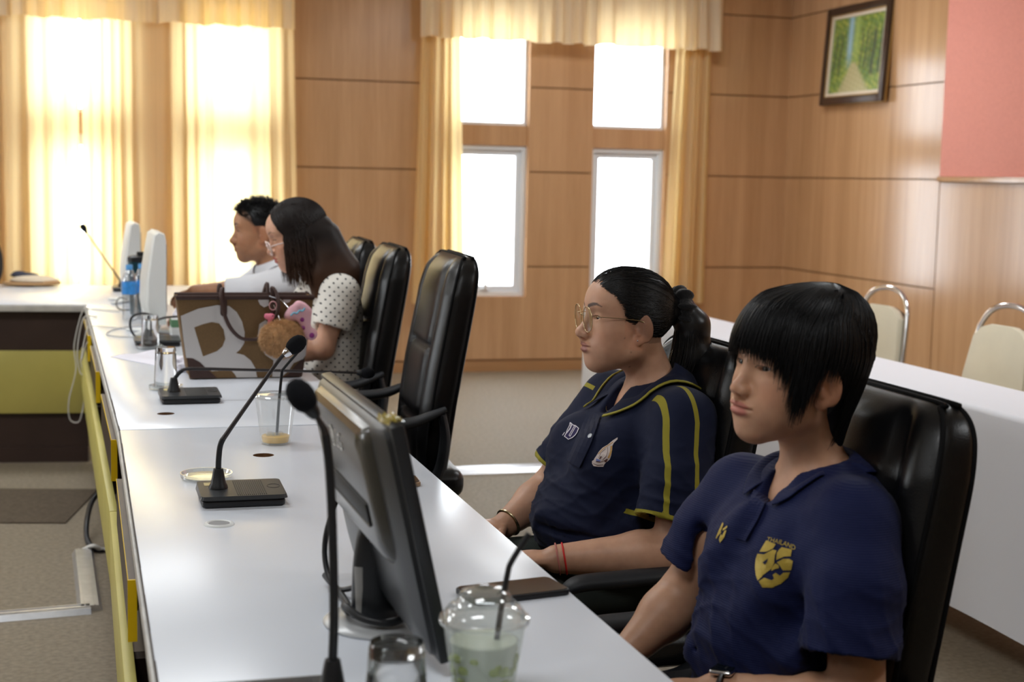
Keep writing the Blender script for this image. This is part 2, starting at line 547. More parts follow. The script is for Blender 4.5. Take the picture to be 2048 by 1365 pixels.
# curtains
def curtain(name, x0, x1, z0, z1, y0, waves, amp, mat, label, taper=(0, 0), seed=1, valance=False, group=None):
    rg = np.random.default_rng(seed)
    nu = int(max(60, waves*14)); nv = 26
    u = np.linspace(0, 1, nu); v = np.linspace(0, 1, nv)
    ph = np.cumsum(1+0.5*np.sin(u*17+seed)+0.35*rg.normal(size=nu).cumsum()/12)
    ph = ph/ph[-1]*waves*2*PI
    am = amp*(0.75+0.5*np.sin(u*9.7+seed*2)**2)
    V = []
    for t in v:
        z = z1+(z0-z1)*t
        xa = x0+taper[0]*t; xb = x1+taper[1]*t
        x = xa+(xb-xa)*u
        a = am*((0.25+0.75*t) if not valance else (0.35+0.65*abs(t-0.35)))
        y = y0+a*np.sin(ph)+0.3*a*np.sin(2.3*ph+1)
        x = x+0.35*a*np.cos(ph)
        zz = z+(0.006*np.sin(ph*0.5+seed) if t > 0.95 else 0)
        V.append(np.stack([x, y, np.full_like(x, z)+zz-z if np.ndim(zz) else np.full_like(x, z)], 1))
    V = np.concatenate(V)
    F = [(i*nu+j, i*nu+j+1, (i+1)*nu+j+1, (i+1)*nu+j) for i in range(nv-1) for j in range(nu-1)]
    loc = ((x0+x1)/2, y0, z0)
    o = mesh_obj(name, V, F, mat, None, True, loc)
    tag(o, label, 'curtain' if not valance else 'valance', group)
    return o
curtain('curtain', -2.3, -0.008, 0.60, 2.72, 9.97, 16, 0.028, M_curtain, 'drawn cream curtain at the left edge, behind the far microphone', seed=3)
curtain('curtain', 0.010, 1.36, 0.60, 2.72, 9.97, 11, 0.028, M_curtain, 'drawn cream curtain behind the white monitors and the seated man', (0, 0.04), seed=5)
curtain('curtain', 2.25, 2.50, 0.50, 2.72, 9.98, 5, 0.04, M_curtain, 'gathered cream curtain left of the clear windows', (-0.05, 0.06), seed=8)
curtain('curtain', 4.12, 4.37, 0.50, 2.72, 9.98, 5, 0.04, M_curtain, 'gathered cream curtain right of the clear windows', (-0.07, 0.0), seed=9)
curtain('curtain_valance', -2.4, 1.36, 2.325, 2.80, 9.90, 26, 0.035, M_valance, 'cream ruffled valance over the drawn curtains', seed=11, valance=True)
curtain('curtain_valance', 2.21, 4.42, 2.315, 2.80, 9.90, 20, 0.04, M_valance, 'cream ruffled valance over the clear windows', seed=12, valance=True)
# ------------------------------------------------------------------ conference tables
TH = 0.75
def rot_about(px, py, deg):
    return Matrix.Translation((px, py, 0)) @ Matrix.Rotation(math.radians(deg), 4, 'Z') @ Matrix.Translation((-px, -py, 0))
def run_table(y0, y1, M, label, plates):
    t = empty('conference_table', (0.4, (y0+y1)/2, 0))
    off = Matrix.Translation((-0.4, -(y0+y1)/2, 0)) @ M
    tag(t, label, 'table')
    prism('table_top', [(0.085, y0+0.001), (0.715, y0+0.001), (0.715, y1-0.001), (0.085, y1-0.001)], 'Z', TH-0.03, TH, M_top, t, 0.0025, off)
    box('edge_band', 0.079, 0.0848, y0, y1, TH-0.032, TH-0.004, M_edge, t, 0.002, 2, off)
    rg = random.Random(int(y0*100))
    bm = bmesh.new(); y = y0
    while y < y1-0.02:                                    # the worn dark seam between edge band and top
        l = min(rg.uniform(0.05, 0.22), y1-y)
        w = rg.choice((0.0009, 0.0014, 0.002))
        add_box(bm, 0.0838, 0.0838+w+0.0008, y, y+l, TH-0.0035, TH+0.0004, 0, 2, off); y += l
    bm_obj('edge_seam', bm, M_darkedge, t)
    box('front_panel', 0.115, 0.133, y0+0.004, y1-0.004, 0.0, TH-0.031, M_brown, t, 0, 2, off)
    box('yellow_rail', 0.060, 0.080, y0+0.002, y1-0.002, 0.365, 0.55, M_yellow, t, 0.0015, 2, off)
    y = y0+0.2
    while y < y1:
        box('rail_spacer', 0.080, 0.115, y-0.02, y+0.02, 0.38, 0.53, M_brown, t, 0, 2, off); y += 0.8
    for a, b in plates:
        p = box('side_plate', 0.068, 0.080, a, b, 0.615, 0.716, M_brown, t, 0, 2, off)
        e = box('yellow_edging', 0.0665, 0.0815, a-0.004, a, 0.613, 0.7165, M_yellow_hot, p, 0, 2, off)
        box('yellow_edging', 0.0672, 0.068, a, b, 0.709, 0.7165, M_yellow_hot, p, 0, 2, off)
        box('plate_bracket', 0.080, 0.115, a+0.1, a+0.13, 0.64, 0.70, M_brown, p, 0, 2, off)
    for yy in (y0+0.03, y1-0.055):
        box('leg_panel', 0.133, 0.66, yy, yy+0.025, 0.0, TH-0.031, M_brown, t, 0, 2, off)
    return t
I4 = Matrix.Identity(4)
run_table(-0.46, 1.60, I4, 'white topped conference table section nearest the photographer', [(-0.2, 0.6)])
run_table(1.60, 3.66, I4, 'white topped conference table section holding the black monitor', [(2.42, 3.24)])
MC = rot_about(0.085, 3.66, 1.08)
run_table(3.662, 7.12, MC, 'white topped conference table section holding the brown tote bag', [(3.72, 4.5), (5.0, 5.75), (6.1, 6.8)])

ct = empty('cross_table', (-1.6, 7.7, 0))
tag(ct, 'white topped cross table with dark brown and mustard front', 'table')
o_ = Matrix.Translation((1.6, -7.7, 0))
oo = Matrix.Translation((1.6, -7.7, 0))
FR = [(0.66, 7.135), (0.018, 7.135), (-4.2, 7.60), (-4.2, 8.70), (0.66, 8.30)]
prism('table_top', [(x+1.6, y-7.7) for x, y in FR], 'Z', TH-0.032, TH, M_top, ct, 0.004)
ang = math.degrees(math.atan2(7.60-7.135, -4.2-0.018))
MX = Matrix.Translation((1.6+0.018, 7.135-7.7, 0)) @ Matrix.Rotation(math.radians(ang), 4, 'Z')
def cbox(n, d0, d1, z0, z1, m, b=0):
    box(n, 0.0, 4.24, -d1, -d0, z0, z1, m, ct, b, 2, MX)
cbox('edge_band', -0.006, 0.0, TH-0.034, TH-0.004, M_edge, 0.002)
cbox('front_panel', 0.045, 0.065, 0.0, TH-0.033, M_brown)
cbox('yellow_rail', 0.018, 0.042, 0.235, 0.53, M_yellow, 0.002)
cbox('plinth', 0.028, 0.044, 0.0, 0.07, M_brown)
for x in (0.0+1.6, -2.0+1.6, -4.1+1.6):
    box('leg_panel', x-0.01, x+0.015, -0.1, 0.5, 0, TH-0.033, M_brown, ct)

# ------------------------------------------------------------------ cloth table on the right
ft = empty('folding_table', (2.66, 4.6, 0))
tag(ft, 'long folding table hidden under the white cloth', 'table')
box('table_top', -0.17, 0.17, -2.6, 2.52, 0.715, 0.738, M_white_pl, ft)
for y in (-2.4, -0.1, 2.35):
    for x in (-0.13, 0.13):
        tube('leg', [(x, y, 0.0), (x, y, 0.715)], 0.013, M_chrome, ft, 10)
nu, nv = 240, 22
prof = [(-0.186, 0.135), (-0.184, 0.30), (-0.183, 0.5), (-0.182, 0.68), (-0.181, 0.735), (-0.172, 0.747), (-0.155, 0.7495),
        (0.0, 0.7495), (0.16, 0.7495), (0.176, 0.746), (0.184, 0.73), (0.186, 0.5), (0.19, 0.135)]
V = []; ysv = np.linspace(-2.62, 2.545, nu)
for j, y in enumerate(ysv):
    for (x, z) in prof:
        k = max(0, 0.70-z)
        V.append((x+k*0.012*math.sin(y*7.0+1.2*math.sin(y*3))*(1 if x < 0 else -1), y, z+k*0.01*math.sin(y*5)))
npf = len(prof)
F = [(j*npf+i, (j+1)*npf+i, (j+1)*npf+i+1, j*npf+i+1) for j in range(nu-1) for i in range(npf-1)]
for base, yy in ((0, -2.62), ((nu-1)*npf, 2.545)):         # hanging ends
    b0 = len(V)
    for x in np.linspace(-0.181, 0.184, 10):
        V.append((x, yy, 0.742)); V.append((x, yy+(0.01 if yy > 0 else -0.01)*math.sin(x*30), 0.14))
    F += [(b0+2*k, b0+2*k+1, b0+2*k+3, b0+2*k+2) for k in range(9)]
tcl = mesh_obj('tablecloth', V, F, M_cloth, None, True)
tcl.location = (2.66, 4.6, 0)
autosmooth(tcl, 50)
tag(tcl, 'white cloth draped over the long table by the right wall', 'tablecloth')

# ------------------------------------------------------------------ cream banquet chairs
M_cream = pmat('cream_vinyl', L(222, 214, 190), 0.45, noise=(8, 0.04), bump=(260, 0.12, 0.001))
def banquet_chair(loc, rz, label):
    t = empty('banquet_chair', loc, rz)
    tag(t, label, 'chair', 'cream banquet chairs behind the white cloth table')
    box('seat', -0.2, 0.22, -0.2, 0.2, 0.42, 0.48, M_cream, t, 0.022, 3)
    poly = [(-0.185, 0.0), (0.185, 0.0), (0.172, 0.22), (0.15, 0.37)] + [(0.11, 0.405), (0.06, 0.42), (-0.06, 0.42), (-0.11, 0.405)] + [(-0.15, 0.37), (-0.172, 0.22)]
    lean = Matrix.Translation((-0.215, 0, 0.44)) @ Matrix.Rotation(math.radians(-9), 4, 'Y')
    prism('backrest', poly, 'X', -0.012, 0.032, M_cream, t, 0.008, lean)
    prism('back_cover', [(y*0.96, z*0.98+0.004) for y, z in poly], 'X', -0.03, -0.012, pmat('dark_back_shell', L(70, 62, 52), 0.6), t, 0.005, lean)
    pts = [(-0.192, -0.02)] + [(-0.186, 0.2), (-0.168, 0.36), (-0.15, 0.425), (-0.105, 0.475), (-0.04, 0.497), (0.04, 0.497), (0.105, 0.475), (0.15, 0.425), (0.168, 0.36), (0.186, 0.2)] + [(0.192, -0.02)]
    p3 = [tuple(lean @ Vector((-0.004, y, z))) for y, z in pts]
    tube('back_hoop', catmull(p3, 6), 0.0115, M_chrome, t, 10)
    for s in (-1, 1):
        tube('leg', [(0.17, s*0.17, 0.43), (0.20, s*0.18, 0.0)], 0.0115, M_chrome, t, 10)
        tube('leg', [(-0.18, s*0.18, 0.43), (-0.235, s*0.185, 0.0)], 0.0115, M_chrome, t, 10)
        tube('seat_rail', [(-0.2, s*0.185, 0.42), (0.2, s*0.185, 0.42)], 0.01, M_chrome, t, 8)
    return t
banquet_chair((3.12, 5.73, 0), PI+0.12, 'cream banquet chair with chrome hoop, just behind the short haired person')
banquet_chair((3.12, 4.83, 0), PI+0.1, 'cream banquet chair with chrome hoop, nearest the right picture edge')

# ------------------------------------------------------------------ executive chairs
def exec_chair(loc, rz, lift, label):
    t = empty('office_chair', loc, rz)
    tag(t, label, 'chair', 'black leather office chairs along the conference table')
    K, Mn = 64, 84
    z0, z1 = 0.40+lift, 1.055+lift
    def sp(v, p): return np.sign(v)*np.abs(v)**p
    a = np.linspace(0, 2*PI, Mn, endpoint=False)
    V = []
    for k in range(K+1):
        s = k/K
        s = 1-(1-s)**1.35 if s > 0 else 0
        z = z0+(z1-z0)*s
        zr = z-lift
        rear = np.interp(zr, [0.40, 0.64, 0.917, 1.06], [-0.185, -0.215, -0.262, -0.282])
        th = np.interp(zr, [0.40, 0.55, 0.75, 0.95, 1.06], [0.075, 0.10, 0.105, 0.10, 0.085])
        w = np.interp(zr, [0.40, 0.5, 0.7, 0.95, 1.06], [0.205, 0.235, 0.245, 0.245, 0.225])
        top = max(0.0, (s-0.86)/0.14); bot = max(0.0, (0.05-s)/0.05)
        sh = (1-top**3.2)**(1/2.6)*0.999 if top < 1 else 0.0
        w2 = w*(0.62+0.38*sh) if top > 0 else w*(1-0.25*bot)
        d2 = th/2*(0.10+0.90*sh) if top > 0 else th/2*(1-0.6*bot)
        xc = rear+th/2
        c, sn = np.cos(a), np.sin(a)
        x = d2*sp(c, 0.55); y = w2*sp(sn, 0.42)
        fr = np.clip(c*3, 0, 1)
        yn = np.abs(y)/w2
        g = -0.012*np.exp(-((yn-0.62)/0.055)**2)
        pad = 0.012*np.clip(1-(yn/0.62)**4, 0, 1)+0.010*np.exp(-((yn-0.8)/0.12)**2)
        hz = 0
        for zs in (0.60, 0.80):
            hz = hz-0.016*np.exp(-((zr-zs)/0.010)**2)
        x = x+fr*(g+pad+hz*(yn < 0.66))*(1 if top < 0.6 else max(0, 1-(top-0.6)/0.4))
        V.append(np.stack([xc+x, y, np.full(Mn, z)], 1))
    nring = len(V); V = np.concatenate(V)
    F = [(k*Mn+j, k*Mn+(j+1) % Mn, (k+1)*Mn+(j+1) % Mn, (k+1)*Mn+j) for k in range(nring-1) for j in range(Mn)]
    F.append(tuple(range(Mn))[::-1]); F.append(tuple((nring-1)*Mn+j for j in range(Mn)))
    mesh_obj('backrest', V, F, M_leather, t, True)
    # piping round the back panel
    for sgn in (0.60, -0.60):
        pip = []
        for zr in (0.45, 0.55, 0.7, 0.85, 0.94):
            rear = np.interp(zr, [0.40, 0.64, 0.917, 1.06], [-0.185, -0.215, -0.262, -0.282])
            th = np.interp(zr, [0.40, 0.55, 0.75, 0.95, 1.06], [0.075, 0.10, 0.105, 0.10, 0.085])
            w = np.interp(zr, [0.40, 0.5, 0.7, 0.95, 1.06], [0.205, 0.235, 0.245, 0.245, 0.225])
            pip.append((rear+th/2+sgn*th/2, w*0.968, zr+lift))
        for tt in (0.3, 0.6, 0.8, 0.93, 0.985):
            zr = 0.963+0.092*tt
            rear = np.interp(zr, [0.917, 1.06], [-0.262, -0.282]); th = np.interp(zr, [0.95, 1.06], [0.10, 0.085]); w = np.interp(zr, [0.95, 1.06], [0.245, 0.225])
            sh = (1-tt**3.2)**(1/2.6)
            pip.append((rear+th/2+sgn*th/2*(0.1+0.9*sh), w*(0.62+0.38*sh)*0.968, zr+lift))
        pip = pip+[(x, -y, z) for x, y, z in pip[::-1]]
        tube('piping', catmull(pip, 5), 0.0045, M_leather_side, t, 8)
    # seat
    bm = bmesh.new()
    add_box(bm, -0.23, 0.25, -0.245, 0.245, 0.385+lift, 0.475+lift, 0.035, 4)
    for v in bm.verts:
        if v.co.z > 0.45+lift:
            v.co.z += 0.018*math.cos(v.co.y*5)*math.cos(v.co.x*4)-0.012
    autosmooth(bm_obj('seat', bm, M_leather, t), 50)
    for s in (-1, 1):
        y = s*0.275
        pts = [(0.20, y, 0.575+lift), (0.165, y, 0.595+lift), (0.06, y, 0.60+lift), (-0.06, y, 0.607+lift), (-0.125, y, 0.628+lift), (-0.165, y*0.99, 0.645+lift)]
        tube('armrest', catmull(pts, 6), [0.016, 0.026, 0.027, 0.025, 0.02, 0.012], M_black_soft, t, 12, (1.15, 0.62))
        pts2 = [(-0.155, y*0.985, 0.632+lift), (-0.165, y*0.97, 0.56+lift), (-0.15, y*0.96, 0.47+lift), (-0.10, y*0.95, 0.395+lift), (-0.02, y*0.9, 0.37+lift), (0.05, y*0.7, 0.375+lift)]
        tube('arm_bracket', catmull(pts2, 6), [0.02, 0.026, 0.026, 0.024, 0.02], M_black_soft, t, 10, (1.25, 0.55))
    lathe('column', [(0.0, 0.09), (0.028, 0.09), (0.028, 0.25), (0.018, 0.26), (0.018, 0.37+lift), (0.07, 0.375+lift), (0.07, 0.386+lift), (0, 0.386+lift)], M_black, t, 20)
    for k in range(5):
        an = k*2*PI/5+0.3
        c, s = math.cos(an), math.sin(an)
        lg = tube('leg', [(0.02*c, 0.02*s, 0.115), (0.16*c, 0.16*s, 0.10), (0.29*c, 0.29*s, 0.075)], [0.03, 0.024, 0.018], M_black, t, 8, (1, 0.8))
        cx, cy = 0.28*c, 0.28*s
        v, f = tube_data([(cx-0.022*s, cy+0.022*c, 0.028), (cx+0.022*s, cy-0.022*c, 0.028)], 0.028, 14)
        mesh_obj('caster', v, f, M_black, lg, True)
    return t
exec_chair((1.018, 2.11, 0), PI, 0.0, 'black leather office chair the short haired person leans back on')
exec_chair((1.125, 3.03, 0), PI, -0.03, 'black leather office chair behind the person with the ponytail')
exec_chair((0.80, 4.14, 0), PI-0.06, 0.105, 'empty black leather office chair nearest the black monitor')
exec_chair((0.80, 5.02, 0), PI-0.05, 0.085, 'black leather office chair behind the person in polka dots')
exec_chair((0.86, 5.95, 0), PI-0.04, 0.065, 'black leather office chair furthest away, behind the man in white')

# ------------------------------------------------------------------ forest painting
pf = empty('framed_painting', (XR, 9.065, 2.26))
tag(pf, 'framed painting of a green forest path on the wooden wall', 'painting')
pm, nt, b = nmat('painted_canvas')
at = nt.nodes.new('ShaderNodeVertexColor'); at.layer_name = 'Col'
nt.links.new(at.outputs[0], b.inputs['Base Color']); b.inputs['Roughness'].default_value = 0.45
w2, h2 = 0.425, 0.335
MF = Matrix.Rotation(math.radians(3.5), 4, 'Y')
M_frame = pmat('dark_walnut_frame', L(62, 44, 34), 0.35, noise=(12, 0.15))
M_gold = pmat('gilt_slip', L(176, 142, 84), 0.35, metal=0.5)
M_linen = pmat('linen_slip', L(226, 214, 196), 0.8)
def frame_ring(name, w, h, t, x0, x1, mat, bev):
    bm = bmesh.new()
    for (a0, a1, c0, c1) in ((-w, -w+t, -h, h), (w-t, w, -h, h), (-w+t, w-t, -h, -h+t), (-w+t, w-t, h-t, h)):
        add_box(bm, x0, x1, a0, a1, c0, c1, bev, 2, MF)
    autosmooth(bm_obj(name, bm, mat, pf), 40)
frame_ring('outer_frame', w2, h2, 0.052, -0.045, -0.004, M_frame, 0.006)
frame_ring('gilt_back', w2+0.004, h2+0.004, 0.03, -0.02, -0.004, M_gold, 0.003)
frame_ring('gilt_slip', w2-0.05, h2-0.05, 0.01, -0.036, -0.012, M_gold, 0.002)
frame_ring('linen_slip', w2-0.058, h2-0.058, 0.022, -0.03, -0.012, M_linen, 0.001)
cw, ch = w2-0.078, h2-0.078
gx, gy = 90, 76
u = np.linspace(-1, 1, gx); v = np.linspace(-1, 1, gy)
Vp = []; Cp = []
def sm(x, a, b): return np.clip((x-a)/(b-a), 0, 1)
for j in range(gy):
    for i in range(gx):
        y = -u[i]*cw; z = v[j]*ch                       # u=-1 is the left edge as seen from the room
        Vp.append(tuple(MF @ Vector((-0.0165, y, z))))
        U, Vv = u[i], v[j]
        n1 = math.sin(U*13+3*math.sin(Vv*7))*math.sin(Vv*11+2*math.sin(U*9))
        n2 = math.sin(U*31+Vv*17)*math.sin(Vv*29-U*11)
        green = np.array([0.20, 0.30, 0.07])+0.10*n1*np.array([1.1, 1.0, 0.2])+0.06*n2
        if n1*n2 > 0.25: green = green+np.array([0.14, 0.05, -0.02])
        c = green
        sky = math.exp(-((U+0.30)/0.10)**2)*sm(Vv, -0.45, 0.1)
        c = c*(1-sky)+np.array([0.36, 0.58, 0.72])*sky
        lt = math.exp(-((U+0.06)/0.11)**2)*sm(Vv, -0.4, 0.2)*0.8
        c = c*(1-lt)+np.array([0.42, 0.55, 0.16])*lt
        for (tx, tw, zb) in ((-0.86, 0.03, -0.45), (-0.66, 0.035, -0.5), (0.16, 0.03, -0.4), (0.34, 0.035, -0.45), (0.62, 0.075, -0.62), (0.88, 0.05, -0.6), (0.46, 0.025, -0.4)):
            tr = math.exp(-((U-tx-0.03*math.sin(Vv*5))/tw)**2)*sm(Vv, zb-0.05, zb+0.1)*(1-sm(Vv, 0.45, 0.8))
            c = c*(1-0.85*tr)+np.array([0.045, 0.055, 0.06])*0.85*tr
        if Vv < -0.2:
            hw = 0.08+0.62*(-0.2-Vv)/0.8
            pa = max(0, 1-(abs(U+0.08*Vv+0.12)/hw)**6) if abs(U+0.08*Vv+0.12) < hw else 0
            c = c*(1-pa)+(np.array([0.50, 0.46, 0.24])+0.05*n2)*pa
        Cp.append(list(np.clip(c, 0.01, 1))+[1])
Fp = [(j*gx+i, (j+1)*gx+i, (j+1)*gx+i+1, j*gx+i+1) for j in range(gy-1) for i in range(gx-1)]
cv = mesh_obj('canvas', Vp, Fp, pm, pf, True, recalc=False)
ca = cv.data.color_attributes.new('Col', 'FLOAT_COLOR', 'POINT')
ca.data.foreach_set('color', np.array(Cp, dtype=np.float32).ravel())
# ------------------------------------------------------------------ implicit surfaces for bodies and clothes
class Field:
    def __init__(s, xs, ys, zs):
        s.xs, s.ys, s.zs = [np.asarray(a, np.float32) for a in (xs, ys, zs)]
        s.d = np.full((len(xs), len(ys), len(zs)), 0.08, np.float32)
    def put(s, c, rad, fn, k=0.01, mode='add'):
        m = rad+k+0.012
        sl = []
        for a, cc in zip((s.xs, s.ys, s.zs), c):
            i0 = int(np.searchsorted(a, cc-m)); i1 = int(np.searchsorted(a, cc+m))
            if i1 <= i0:
                return
            sl.append(slice(i0, i1))
        sl = tuple(sl)
        v = fn(s.xs[sl[0]][:, None, None], s.ys[sl[1]][None, :, None], s.zs[sl[2]][None, None, :])
        D = s.d[sl]
        if mode == 'add':
            h = np.clip(k-np.abs(D-v), 0, None)/k
            s.d[sl] = np.minimum(D, v)-h*h*k*0.25
        else:
            v = -v
            h = np.clip(k-np.abs(D-v), 0, None)/k
            s.d[sl] = np.maximum(D, v)+h*h*k*0.25
    def ell(s, c, r, k=0.01, mode='add', R=None):
        c = np.asarray(c, np.float32); r = np.asarray(r, np.float32)
        Rm = None if R is None else np.asarray(R, np.float32)
        def fn(X, Y, Z):
            x, y, z = X-c[0], Y-c[1], Z-c[2]
            if Rm is not None:
                x, y, z = (x*Rm[0, i]+y*Rm[1, i]+z*Rm[2, i] for i in range(3))
            a, b, e = x/r[0], y/r[1], z/r[2]
            k0 = np.sqrt(a*a+b*b+e*e)+1e-6
            k1 = np.sqrt((a/r[0])**2+(b/r[1])**2+(e/r[2])**2)+1e-6
            return k0*(k0-1)/k1
        s.put(c, float(r.max()), fn, k, mode)
    def cap(s, a, b, ra, rb, k=0.01, mode='add', cut=None, squash=None):
        """tapered capsule; cut=(point, dir) keeps only the side against dir; squash=(axis, factor) flattens it along a unit axis"""
        a = np.asarray(a, np.float32); b = np.asarray(b, np.float32)
        ab = b-a; L2 = float(ab @ ab)+1e-9
        def fn(X, Y, Z):
            x, y, z = X-a[0], Y-a[1], Z-a[2]
            t = np.clip((x*ab[0]+y*ab[1]+z*ab[2])/L2, 0, 1)
            x, y, z = x-t*ab[0], y-t*ab[1], z-t*ab[2]
            if squash is not None:
                ax, f = squash
                q = x*ax[0]+y*ax[1]+z*ax[2]
                e = q*(f-1)
                x, y, z = x+e*ax[0], y+e*ax[1], z+e*ax[2]
            d = np.sqrt(x*x+y*y+z*z)-(ra+(rb-ra)*t)
            if cut is not None:
                p, n = cut
                d = np.maximum(d, (X-p[0])*n[0]+(Y-p[1])*n[1]+(Z-p[2])*n[2])
            return d
        s.put((a+b)/2, math.sqrt(L2)/2+max(ra, rb), fn, k, mode)
    def mesh(s):
        d = s.d; nx, ny, nz = d.shape
        sg = d < 0
        c = np.zeros((nx-1, ny-1, nz-1), np.int8)
        for i in (0, 1):
            for j in (0, 1):
                for l in (0, 1):
                    c += sg[i:nx-1+i, j:ny-1+j, l:nz-1+l]
        act = (c > 0) & (c < 8)
        I, J, K = np.nonzero(act)
        idx = np.full(act.shape, -1, np.int32); idx[I, J, K] = np.arange(len(I))
        acc = np.zeros((len(I), 3)); cnt = np.zeros(len(I))
        ax = (s.xs.astype(float), s.ys.astype(float), s.zs.astype(float))
        for dim in range(3):
            o1, o2 = [q for q in range(3) if q != dim]
            for p in (0, 1):
                for q in (0, 1):
                    off = [0, 0, 0]; off[o1] = p; off[o2] = q
                    A = [I+off[0], J+off[1], K+off[2]]; B = list(A); B[dim] = A[dim]+1
                    da = d[tuple(A)].astype(float); db = d[tuple(B)].astype(float)
                    m = (da < 0) != (db < 0)
                    t = np.where(m, da/(da-db+1e-12), 0)
                    P = np.stack([ax[e][A[e]] for e in range(3)], 1)
                    P[:, dim] += t*(ax[dim][B[dim]]-ax[dim][A[dim]])
                    acc[m] += P[m]; cnt[m] += 1
        V = acc/cnt[:, None]
        F = []
        for dim in range(3):
            o1, o2 = [q for q in range(3) if q != dim]
            sl0 = [slice(None)]*3; sl1 = [slice(None)]*3
            sl0[dim] = slice(0, -1); sl1[dim] = slice(1, None)
            ch = sg[tuple(sl0)] != sg[tuple(sl1)]
            inn = [slice(None)]*3
            inn[o1] = slice(1, -1); inn[o2] = slice(1, -1)
            sub = np.zeros_like(ch); sub[tuple(inn)] = ch[tuple(inn)]
            E = np.nonzero(sub)
            inside_first = sg[E]
            q = []
            for (p1, p2) in ((-1, -1), (0, -1), (0, 0), (-1, 0)):
                e = [E[0].copy(), E[1].copy(), E[2].copy()]
                e[o1] = e[o1]+p1; e[o2] = e[o2]+p2
                q.append(idx[tuple(e)])
            q = np.stack(q, 1)
            flip = inside_first if dim != 1 else ~inside_first
            q[~flip] = q[~flip][:, ::-1]
            F.append(q)
        F = np.concatenate(F)
        return V, F[(F >= 0).all(1)]

def smooth_mesh(V, F, it=2, lam=0.5):
    V = V.copy()
    E = np.concatenate([F[:, [0, 1]], F[:, [1, 2]], F[:, [2, 3]], F[:, [3, 0]]])
    for _ in range(it):
        S = np.zeros_like(V); n = np.zeros(len(V))
        for c in range(3):
            S[:, c] = np.bincount(E[:, 0], V[E[:, 1], c], len(V))+np.bincount(E[:, 1], V[E[:, 0], c], len(V))
        n = np.bincount(E[:, 0], minlength=len(V))+np.bincount(E[:, 1], minlength=len(V))
        V += lam*(S/n[:, None]-V)
    return V

def grid(lo, hi, coarse, fine=None):
    """axis samples, finer inside (a, b, step)"""
    if fine is None:
        return np.arange(lo, hi+coarse, coarse)
    a, b, st = fine
    a = max(a, lo); b = min(b, hi)
    L_ = np.arange(lo, a, coarse) if a > lo else np.array([])
    R_ = np.arange(b, hi+coarse, coarse) if b < hi else np.array([])
    m = np.linspace(a, b, int((b-a)/st)+1)
    return np.unique(np.round(np.concatenate([L_[L_ < a-0.3*coarse], m, R_[R_ > b+0.3*coarse]]), 6))

def fast_mesh(name, V, F, mat, parent, base, smooth=True):
    me = bpy.data.meshes.new(name)
    V = np.asarray(V, np.float32)-np.asarray(base, np.float32)
    F = np.asarray(F, np.int32)
    me.vertices.add(len(V)); me.vertices.foreach_set('co', V.ravel())
    me.loops.add(F.size); me.loops.foreach_set('vertex_index', F.ravel())
    me.polygons.add(len(F))
    me.polygons.foreach_set('loop_start', np.arange(0, F.size, F.shape[1], dtype=np.int32))
    me.polygons.foreach_set('use_smooth', np.ones(len(F), bool))
    me.update(calc_edges=True); me.validate()
    if mat:
        me.materials.append(mat)
    o = bpy.data.objects.new(name, me); COL.objects.link(o)
    if parent is None:
        o.location = base
    else:
        o.parent = parent
    return o

def set_col(o, C, name='Col'):
    ca = o.data.color_attributes.new(name, 'FLOAT_COLOR', 'POINT')
    C4 = np.ones((len(C), 4), np.float32); C4[:, :3] = C
    ca.data.foreach_set('color', C4.ravel())

def set_float(o, v, name):
    a = o.data.attributes.new(name, 'FLOAT', 'POINT')
    a.data.foreach_set('value', np.asarray(v, np.float32))

class Frame:
    """a local frame: x forward, y to the person's left, z up"""
    def __init__(s, o, yaw, pitch=0, roll=0, scale=1.0):
        # yaw: heading angle in the xy plane; pitch>0 looks up; roll>0 tips towards the person's left
        f = np.array([math.cos(yaw)*math.cos(pitch), math.sin(yaw)*math.cos(pitch), math.sin(pitch)])
        l = np.array([-math.sin(yaw), math.cos(yaw), 0.0])
        u = np.cross(f, l)
        l2 = l*math.cos(roll)-u*math.sin(roll); u2 = u*math.cos(roll)+l*math.sin(roll)
        s.R = np.stack([f, l2, u2], 1); s.o = np.array(o, float); s.s = scale
    def w(s, p): return s.o+s.s*(np.asarray(p, float) @ s.R.T)
    def l(s, p): return ((np.asarray(p, float)-s.o) @ s.R)/s.s

def rotm(axis, deg):
    return np.array(Matrix.Rotation(math.radians(deg), 3, axis))

